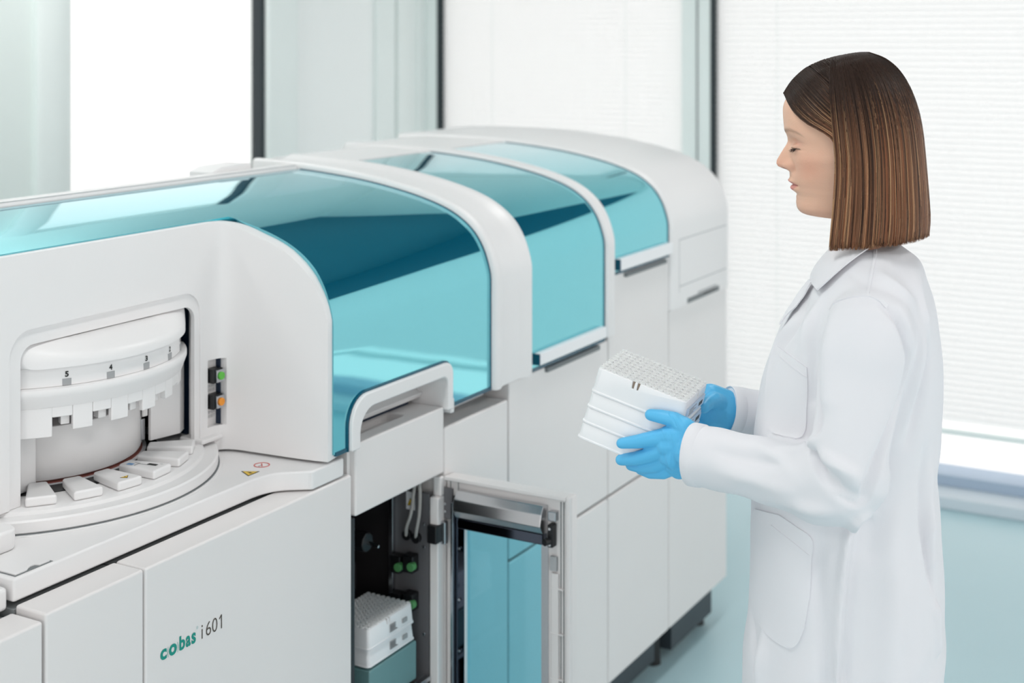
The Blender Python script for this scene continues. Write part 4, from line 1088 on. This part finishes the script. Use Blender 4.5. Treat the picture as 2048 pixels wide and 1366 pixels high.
bits = [coat_torso(), sleeve(LS), sleeve(RS)]
bm = bmesh.new()
for b in bits: bm.from_mesh(b.data)
cm = bpy.data.meshes.new('lab_coat'); bm.to_mesh(cm); bm.free()
for b in bits: bpy.data.objects.remove(b)
coat = bpy.data.objects.new('lab_coat', cm); COL.objects.link(coat)
rm = coat.modifiers.new('remesh', 'REMESH'); rm.mode = 'VOXEL'; rm.voxel_size = .0037
sm = coat.modifiers.new('smooth', 'SMOOTH'); sm.factor = .5; sm.iterations = 6
apply_all(coat)
def fold(pts, width, depth):
    """a crease (depth < 0) or ridge (depth > 0) along a line of outline points on the camera-side of the coat"""
    me = coat.data; n = len(me.vertices); co = np.empty(n * 3); me.vertices.foreach_get('co', co); co = co.reshape(-1, 3)
    no = np.empty(n * 3); me.vertices.foreach_get('normal', no); no = no.reshape(-1, 3)
    P_ = smooth_path([Vector((a[0], a[1], a[2] if len(a) > 2 else 1)) for a in pts], 5)
    q = np.array([hit_fu(p.x, p.y) for p in P_]); wgt = np.array([p.z for p in P_])
    best = np.full(n, 9.0); bw = np.zeros(n)
    for a, b, wa, wb in zip(q[:-1], q[1:], wgt[:-1], wgt[1:]):
        d = b - a; L2 = max(d @ d, 1e-12); t_ = np.clip(((co - a) @ d) / L2, 0, 1); dist = np.linalg.norm(co - a - t_[:, None] * d, axis=1)
        up = dist < best; best = np.where(up, dist, best); bw = np.where(up, wa + (wb - wa) * t_, bw)
    g = np.exp(-(best / width) ** 2) * bw * depth
    co += no * g[:, None] * 1.8; me.vertices.foreach_set('co', co.ravel()); me.update()
_bvh = None
def hit_fu(px, py, want_n=False):
    global _bvh
    if _bvh is None: _bvh = BVHTree.FromPolygons([v.co[:] for v in coat.data.vertices], [p.vertices[:] for p in coat.data.polygons])
    d = ray_dir(px, py).normalized(); h = _bvh.ray_cast(EYE, d)
    if h[0] is None:
        nr = _bvh.find_nearest(EYE + d * (BP(px, py, .05) - EYE).length); h = nr
    if want_n: return Vector(h[0]), Vector(h[1])
    return np.array(h[0])
FOLDS = [
 # elbow creases
 ([(1618, 893, .4), (1630, 912, 1), (1645, 945, .8), (1662, 972, .2)], .006, -.010), ([(1640, 862, .2), (1625, 885, 1), (1600, 898, .6), (1560, 893, .2)], .008, .006),
 ([(1622, 915, .2), (1665, 962, 1), (1705, 992, .8), (1722, 1000, .1)], .007, -.006), ([(1628, 905, .2), (1680, 935, 1), (1720, 960, .3)], .009, .005),
 ([(1665, 985, .2), (1700, 1005, 1), (1725, 1015, .2)], .005, -.004), ([(1560, 1005, .2), (1620, 1020, 1), (1680, 1025, .3)], .010, .004),
 ([(1420, 900, .3), (1480, 915, 1), (1540, 925, .8), (1590, 925, .2)], .010, -.0035), ([(1430, 940, .2), (1500, 960, 1), (1580, 985, .4)], .010, .003),
 ([(1500, 885, .2), (1545, 910, 1), (1580, 940, .2)], .008, .003),
 # arm against the torso
 ([(1652, 640, .5), (1641, 700, 1), (1638, 780, 1), (1636, 850, .9), (1630, 885, .4)], .006, -.008), ([(1665, 625, .2), (1655, 700, 1), (1652, 800, .7)], .012, .004),
 ([(1770, 610, .3), (1805, 650, 1), (1822, 710, 1), (1808, 780, .9), (1785, 850, .9), (1755, 930, .9), (1728, 1000, .6)], .007, -.009),
 ([(1850, 660, .2), (1852, 720, 1), (1838, 800, 1), (1815, 880, .3)], .010, -.006), ([(1835, 640, .2), (1840, 700, 1), (1825, 800, .7), (1790, 890, .2)], .012, .005),
 # side and back drape
 ([(1745, 1030, .3), (1705, 1050, 1), (1690, 1120, 1), (1680, 1220, 1), (1672, 1366, 1)], .0065, .006), ([(1712, 1040, .6), (1702, 1120, .8), (1694, 1220, 1), (1688, 1366, 1)], .006, -.004),
 ([(1800, 960, .2), (1785, 1080, .7), (1790, 1200, .9), (1780, 1366, 1)], .018, .004), ([(1850, 900, .3), (1846, 1000, 1), (1856, 1100, 1), (1870, 1200, .5)], .009, -.006),
 ([(1862, 950, .3), (1860, 1050, 1), (1866, 1150, 1), (1876, 1300, .8)], .007, .006), ([(1760, 900, .3), (1740, 1000, .8), (1735, 1100, .5)], .015, -.003),
 ([(1640, 1060, .3), (1636, 1160, 1), (1650, 1280, 1), (1655, 1366, 1)], .010, -.004), ([(1530, 1250, .2), (1525, 1310, 1), (1520, 1366, 1)], .012, .005), ([(1500, 1210, .3), (1508, 1290, 1), (1512, 1366, 1)], .008, -.004),
 # chest
 ([(1612, 600, .4), (1590, 650, 1), (1565, 690, .8), (1548, 740, .2)], .010, -.005), ([(1640, 600, .3), (1615, 650, 1), (1600, 700, .3)], .012, .004), ([(1585, 640, .2), (1560, 680, 1), (1540, 740, .6), (1530, 790, .2)], .008, .004),
 ([(1640, 620, .3), (1628, 700, 1), (1625, 800, .8)], .008, -.004), ([(1528, 870, .2), (1570, 880, .8), (1610, 884, .5)], .007, .003),
 # shoulder
 ([(1760, 545, .2), (1790, 570, 1), (1825, 600, .4)], .010, .004), ([(1775, 500, .3), (1800, 540, 1), (1830, 590, .3)], .014, -.004), ([(1700, 545, .3), (1720, 560, .9), (1733, 575, .2)], .006, -.002),
 ([(1840, 560, .2), (1850, 640, 1), (1856, 700, .5)], .010, .004)]
for pts, wd, dp in FOLDS:
    fold(pts, wd, dp)
_bvh = None
sm = coat.modifiers.new('smooth', 'SMOOTH'); sm.factor = .5; sm.iterations = 3
apply_all(coat); _bvh = None
# a little general unevenness
me = coat.data; n = len(me.vertices); co = np.empty(n * 3); me.vertices.foreach_get('co', co); co = co.reshape(-1, 3); no = np.empty(n * 3); me.vertices.foreach_get('normal', no); no = no.reshape(-1, 3)
loc_f = (co - np.array(BASE)) @ np.array(FW); uz = co[:, 2]
w_ = .0016 * np.sin(loc_f * 62 + 3 * np.sin(uz * 7)) * np.clip((1.05 - uz) * 3, 0, 1.6) + .0009 * np.sin(loc_f * 95 + uz * 40 + 2 * np.sin(uz * 23))
co += no * w_[:, None]; me.vertices.foreach_set('co', co.ravel()); me.update(); _bvh = None
coat.data.materials.append(M['cloth']); coat.parent = person; coat.matrix_parent_inverse = Matrix.Translation(-BASE)
for p_ in coat.data.polygons: p_.use_smooth = True
INV = Matrix.Translation(-BASE)
def patch(name, outline_rows, off, th, parent, m='cloth', loose=False):
    """cloth patch: rows of (px, py) points laid on the coat, with thickness"""
    top = []; low = []
    for row in outline_rows:
        a, b = [], []
        for (px, py) in row:
            h, n_ = hit_fu(px, py, True)
            if n_.dot(h - EYE) > 0: n_ = -n_
            a.append(h + n_ * (off + th)); b.append(h + n_ * (off if loose else -.001))
        top.append(a); low.append(b)
    R, Cn = len(top), len(top[0])
    for _ in range(1):
        sm_ = [[top[i][j] for j in range(Cn)] for i in range(R)]
        for i in range(1, R - 1):
            for j in range(1, Cn - 1): sm_[i][j] = (top[i][j] * 2 + top[i - 1][j] + top[i + 1][j] + top[i][j - 1] + top[i][j + 1]) / 6
        top = sm_
    v = [tuple(p) for r in top for p in r] + [tuple(p) for r in low for p in r]; o_ = R * Cn; f = []
    for i in range(R - 1):
        for j in range(Cn - 1):
            a = i * Cn + j; f.append((a, a + 1, a + Cn + 1, a + Cn)); f.append((o_ + a, o_ + a + Cn, o_ + a + Cn + 1, o_ + a + 1))
    ed = [j for j in range(Cn)] + [i * Cn + Cn - 1 for i in range(1, R)] + [(R - 1) * Cn + j for j in range(Cn - 2, -1, -1)] + [i * Cn for i in range(R - 2, 0, -1)]
    for a, b in zip(ed, ed[1:] + ed[:1]): f.append((a, o_ + a, o_ + b, b))
    ob = pyd(name, v, f, m, parent, smooth=True, ang=50)
    if parent is person: ob.matrix_parent_inverse = INV
    return ob
def rows_from(spec, n=26, k=16):
    """spec: (py-ish parameter rows) left point and right point pairs, interpolated"""
    T = interp_rows(spec, n); return [[(a + (c - a) * j / (k - 1), b + (d - b) * j / (k - 1)) for j in range(k)] for a, b, c, d in T]
pocket1 = [(1555, 692, 1614, 735), (1545, 710, 1615, 755), (1538, 735, 1615, 780), (1534, 765, 1614.5, 805), (1532, 800, 1614, 830), (1532, 830, 1613.5, 848), (1535, 851, 1611, 862), (1546, 865, 1604, 874), (1565, 874, 1592, 879)]
p1 = patch('chest_pocket', rows_from(pocket1, 30, 18), .0012, .0012, person)
def strip(name, pts, w_, off, parent, m='cloth'):
    """raised seam following outline points on the coat"""
    P_ = smooth_path([Vector((a, b, 0)) for a, b in pts], 6); L_ = []
    for i, p in enumerate(P_):
        h, n_ = hit_fu(p.x, p.y, True)
        if n_.dot(h - EYE) > 0: n_ = -n_
        L_.append((h, n_))
    rows = []
    for i, (h, n_) in enumerate(L_):
        d = (L_[min(i + 1, len(L_) - 1)][0] - L_[max(i - 1, 0)][0]).normalized(); s = d.cross(n_).normalized()
        rows.append([tuple(h + s * w_ * a + n_ * b) for a, b in ((-1, -.0005), (-.8, off), (.8, off), (1, -.0005))])
    ob = grid(name, rows, m, parent, closed_v=True, caps=True, smooth=True, ang=60)
    if parent is person: ob.matrix_parent_inverse = INV
    return ob
strip('pocket_hem', [(1552, 707), (1580, 729), (1614, 754)], .0006, .0034, p1)
pocket2 = [(1512, 1018, 1560, 1030), (1507, 1035, 1592, 1052), (1504, 1060, 1624, 1078), (1504, 1100, 1622, 1120), (1503, 1150, 1620, 1170), (1504, 1195, 1616, 1215), (1511, 1232, 1609, 1256), (1530, 1262, 1600, 1280), (1552, 1282, 1592, 1291), (1570, 1293, 1582, 1296)]
p2 = patch('hip_pocket', rows_from(pocket2, 40, 24), .0012, .0014, person)
strip('pocket_hem', [(1545, 1050), (1585, 1082), (1618, 1110)], .0006, .0036, p2)
# seams
strip('shoulder_seam', [(1751, 500), (1747, 530), (1741, 560), (1735, 590)], .0022, .0016, person)
strip('sleeve_seam', [(1660, 618), (1672, 604), (1700, 594), (1735, 591), (1758, 600), (1774, 614)], .0032, .0018, person)
# collar leaf
col_rows = [(1690, 484, 1782, 482), (1674, 499, 1762, 492), (1660, 514, 1738, 507), (1648, 528, 1715, 524), (1639, 541, 1694, 541), (1633, 553, 1674, 559), (1631, 563, 1656, 576), (1632, 570, 1643, 588)]
patch('collar', rows_from(col_rows, 26, 20), .0075, .0020, person, loose=True)
lap = [(1626, 564, 1631, 569), (1616, 577, 1625, 580), (1603, 594, 1617, 594), (1592, 611, 1606, 609), (1582, 626, 1596, 622), (1574, 640, 1584, 633), (1567, 654, 1572, 648)]
patch('lapel', rows_from(lap, 22, 8), .0060, .0018, person, loose=True)
# far collar and dark opening at the throat
def slab(name, pts, l0, l1, m):
    a = [BP(x, y, l0) for x, y in pts]; b = [BP(x, y, l0) + LF * (l1 - l0) for x, y in pts]; n_ = len(pts)
    f = [tuple(range(n_))[::-1], tuple(range(n_, 2 * n_))] + [(i, (i + 1) % n_, n_ + (i + 1) % n_, n_ + i) for i in range(n_)]
    ob = pyd(name, [tuple(q) for q in a + b], f, m, person, bevel=.001); ob.matrix_parent_inverse = INV; return ob
slab('far_collar', [(1690, 478), (1667, 490), (1646, 513), (1626, 545), (1605, 582), (1612, 592), (1640, 560), (1672, 520), (1700, 500)], -.030, -.026, 'cloth')
slab('blouse', [(1668, 512), (1640, 545), (1629, 560), (1640, 575), (1690, 560), (1700, 520)], -.022, .012, 'blouse')
# cuffs
def cuff(path, w_, name='cuff'):
    (x0, y0, l0, rh0, rw0), (x1, y1, l1, rh1, rw1) = path
    a = loc(BP(x0, y0, l0)); b = loc(BP(x1, y1, l1)); d = (b - a).normalized(); side = Vector((0, 1, 0)); side = (side - d * side.dot(d)).normalized(); up = d.cross(side); rows = []
    for q, g in ((a, -.0012), (a + (b - a) * .12, .0008), (a + (b - a) * .5, .0012), (b - d * .0015, .0012), (b, .0002), (b - d * .001, -.0015), (b - d * .02, -.004)):
        tt = (q - a).length / max((b - a).length, 1e-6)
        rh = rh0 + (rh1 - rh0) * tt + g; rw = rw0 + (rw1 - rw0) * tt + g
        rows.append([tuple(W(*(q + up * rh * math.cos(t_) + side * rw * math.sin(t_)))) for t_ in [2 * PI * j / 56 for j in range(56)]])
    ob = grid(name, rows, 'cloth', person, closed_v=True, smooth=True, ang=60); ob.matrix_parent_inverse = INV
cuff([(1408, 912.5, .107, .0435, .0405), (1383, 908, .1005, .0435, .040)], .02)
cuff([(1476, 828.5, -.103, .0400, .038), (1452, 824, -.094, .0400, .0375)], .02)

# ---- gloves: union of tapered limbs, remeshed
def capsule(bm, p0, r0, p1, r1, k=14):
    p0, p1 = Vector(p0), Vector(p1); d = (p1 - p0); L_ = d.length; d.normalize(); a = d.orthogonal().normalized(); b = d.cross(a); rings = []
    for q in range(-5, 1): t_ = q / 5 * PI / 2; rings.append((p0 + d * r0 * math.sin(t_), r0 * math.cos(t_)))
    for q in range(0, 6): t_ = q / 5 * PI / 2; rings.append((p1 + d * r1 * math.sin(t_), r1 * math.cos(t_)))
    vs = [[bm.verts.new(c + (a * math.cos(x) + b * math.sin(x)) * max(r, 1e-5)) for x in [2 * PI * j / k for j in range(k)]] for c, r in rings]
    for i in range(len(vs) - 1):
        for j in range(k): bm.faces.new((vs[i][j], vs[i][(j + 1) % k], vs[i + 1][(j + 1) % k], vs[i + 1][j]))
    bm.faces.new(vs[0][::-1]); bm.faces.new(vs[-1])
def chain(bm, pts):
    for (a, b) in zip(pts[:-1], pts[1:]): capsule(bm, BP(*a[:3]), a[3], BP(*b[:3]), b[3])
def glove(chains, creases):
    bm = bmesh.new()
    for c in chains: chain(bm, c)
    bmesh.ops.recalc_face_normals(bm, faces=bm.faces)
    me = bpy.data.meshes.new('glove'); bm.to_mesh(me); bm.free()
    o = bpy.data.objects.new('glove', me); COL.objects.link(o)
    rm = o.modifiers.new('remesh', 'REMESH'); rm.mode = 'VOXEL'; rm.voxel_size = .0011
    s = o.modifiers.new('smooth', 'SMOOTH'); s.factor = .5; s.iterations = 18
    apply_all(o); me = o.data
    n = len(me.vertices); co = np.empty(n * 3); me.vertices.foreach_get('co', co); co = co.reshape(-1, 3); no = np.empty(n * 3); me.vertices.foreach_get('normal', no); no = no.reshape(-1, 3)
    for pts, wd, dp in creases:
        q = np.array([BP(*p) for p in pts]); best = np.full(n, 9.)
        for a, b in zip(q[:-1], q[1:]):
            d = b - a; t_ = np.clip(((co - a) @ d) / max(d @ d, 1e-12), 0, 1); e = co - a - t_[:, None] * d; e = e - (e @ np.array(LF))[:, None] * np.array(LF); best = np.minimum(best, np.linalg.norm(e, axis=1))
        facing = np.clip(no @ np.array(LF) * 2, 0, 1)
        co += no * (np.exp(-(best / (wd * .7)) ** 2) * dp * .55 * facing)[:, None]
    me.vertices.foreach_set('co', co.ravel()); me.materials.append(M['glove'])
    for p_ in me.polygons: p_.use_smooth = True
    o.parent = person; o.matrix_parent_inverse = INV
    return o
LG = [
 [(1402, 908, .103, .031), (1386, 905, .098, .0295)],
 [(1392, 876, .094, .0215), (1338, 873, .084, .0165)], [(1392, 893, .096, .022), (1334, 893, .085, .0165)], [(1390, 908, .097, .022), (1338, 912, .083, .0160)], [(1388, 924, .094, .0205), (1350, 930, .080, .0150)],
 [(1365, 880, .090, .020), (1352, 915, .087, .0195)], [(1376, 930, .088, .018), (1358, 937, .078, .0155)],
 # thumb
 [(1387, 874, .093, .019), (1370, 855, .091, .0150), (1349, 839, .087, .0112), (1322, 833, .0845, .0102), (1301, 829.5, .0815, .0086)],
 # index
 [(1338, 873, .084, .0145), (1308, 877.5, .0830, .0122), (1275, 883, .0780, .0102), (1243, 886.5, .0730, .0080)],
 # middle
 [(1334, 896, .084, .0145), (1306, 908, .079, .0122), (1272, 917, .069, .0104), (1242, 919.5, .060, .0085)],
 # ring
 [(1340, 915, .081, .0135), (1312, 930, .073, .0112), (1284, 934, .061, .0096), (1262, 930, .048, .0084)],
 # little
 [(1352, 930, .078, .0130), (1327, 945, .070, .0098), (1300, 946, .058, .0084), (1280, 939, .044, .0074)]]
CR = [([(1322, 858, .09), (1330, 875, .09), (1328, 905, .09), (1335, 930, .09)], .0016, -.0008), ([(1333, 862, .09), (1338, 885, .09), (1336, 915, .09), (1345, 940, .09)], .0018, .0010),
      ([(1343, 862, .09), (1348, 890, .09), (1346, 925, .09)], .0016, -.0009), ([(1352, 860, .09), (1358, 890, .09), (1354, 930, .09)], .0018, .0008), ([(1362, 862, .09), (1368, 890, .09), (1366, 930, .09), (1358, 950, .09)], .0018, -.0010),
      ([(1340, 826, .09), (1348, 836, .09), (1354, 848, .09)], .0018, -.0016), ([(1346, 824, .09), (1356, 834, .09), (1362, 846, .09)], .0016, .0012), ([(1354, 826, .09), (1366, 838, .09), (1372, 852, .09)], .0014, -.0012),
      ([(1372, 930, .09), (1350, 950, .09)], .0014, .0010), ([(1378, 870, .09), (1376, 900, .09), (1379, 940, .09)], .0020, .0010)]
glove(LG, CR)
RG = [
 [(1462, 825, -.096, .0285), (1440, 816, -.088, .0285)], [(1450, 812, -.092, .026), (1420, 798, -.078, .024)], [(1450, 830, -.090, .026), (1420, 822, -.074, .022)], [(1446, 840, -.088, .022), (1425, 838, -.070, .018)],
 [(1425, 792, -.084, .018), (1395, 800, -.078, .0110), (1355, 795, -.074, .0095), (1322, 790, -.071, .0080)],
 [(1422, 808, -.082, .016), (1390, 822, -.076, .0110), (1345, 822, -.073, .0095), (1308, 818, -.070, .0080)],
 [(1422, 824, -.078, .015), (1390, 842, -.072, .0105), (1350, 848, -.066, .0092), (1318, 850, -.058, .0080)],
 [(1424, 838, -.074, .014), (1398, 860, -.066, .0092), (1368, 868, -.056, .0082), (1345, 868, -.046, .0072)],
 [(1438, 808, -.080, .020), (1428, 800, -.055, .0125), (1416, 806, -.036, .0105), (1408, 815, -.020, .0090)]]
glove(RG, [])
# trousers and shoes (below the frame)
for s in (1, -1):
    rows = []
    for f, l_, u, r in ((-.01, .08, .92, .095), (0, .088, .70, .088), (.004, .09, .48, .072), (-.010, .09, .30, .068), (-.012, .09, .07, .062)):
        rows.append([tuple(W(f + r * math.cos(a), l_ * s + r * math.sin(a) * .95, u)) for a in [2 * PI * j / 28 for j in range(28)]])
    o = grid('trouser_leg', rows, 'cloth', person, closed_v=True, caps=True, smooth=True, ang=60); o.matrix_parent_inverse = INV
    rows = []
    for f, w2, h in ((-.075, .015, .05), (-.07, .030, .065), (-.03, .036, .075), (.03, .040, .075), (.09, .046, .055), (.14, .044, .040), (.172, .030, .028), (.182, .010, .015)):
        rows.append([tuple(W(f, .09 * s + w2 * math.cos(a), max(0, h / 2 + h / 2 * math.sin(a)))) for a in [2 * PI * j / 24 for j in range(24)]])
    o = grid('shoe', rows, 'shoe', person, closed_v=True, caps=True, smooth=True, ang=60); o.matrix_parent_inverse = INV
for o in person.children:
    if o.name.startswith('eyelashes'): o.matrix_parent_inverse = INV

# ---- the racks she holds
RH = Matrix(((.0889, .9956, -.0286), (-.9600, .0780, -.2690), (-.2656, .0513, .9627)))
RA = Vector((1.9098, -.5577, 1.2056)); HU = Vector((-.0286, -.2690, .9627))
HL, HW = .141, .105
GRP = 'racks in the hands of the woman'
def held(label, down, H, grow, top):
    sh = RH @ Vector((-grow, -grow, 0))
    tip_rack(label, 'tip rack', RA - HU * down + sh, RH, HL + 2 * grow, HW + 2 * grow, H, .0012, GRP, top, note=False)
held('topmost white rack full of tips in the stack the woman holds', 0, .038, 0, True)
held('second white rack from the top of the stack in her hands', .038, .0245, .0010, False)
held('third white rack from the top of the stack in her hands', .0625, .0245, .0022, False)
held('lowest white rack of the stack resting on her blue gloved fingers', .087, .0255, .0034, False)
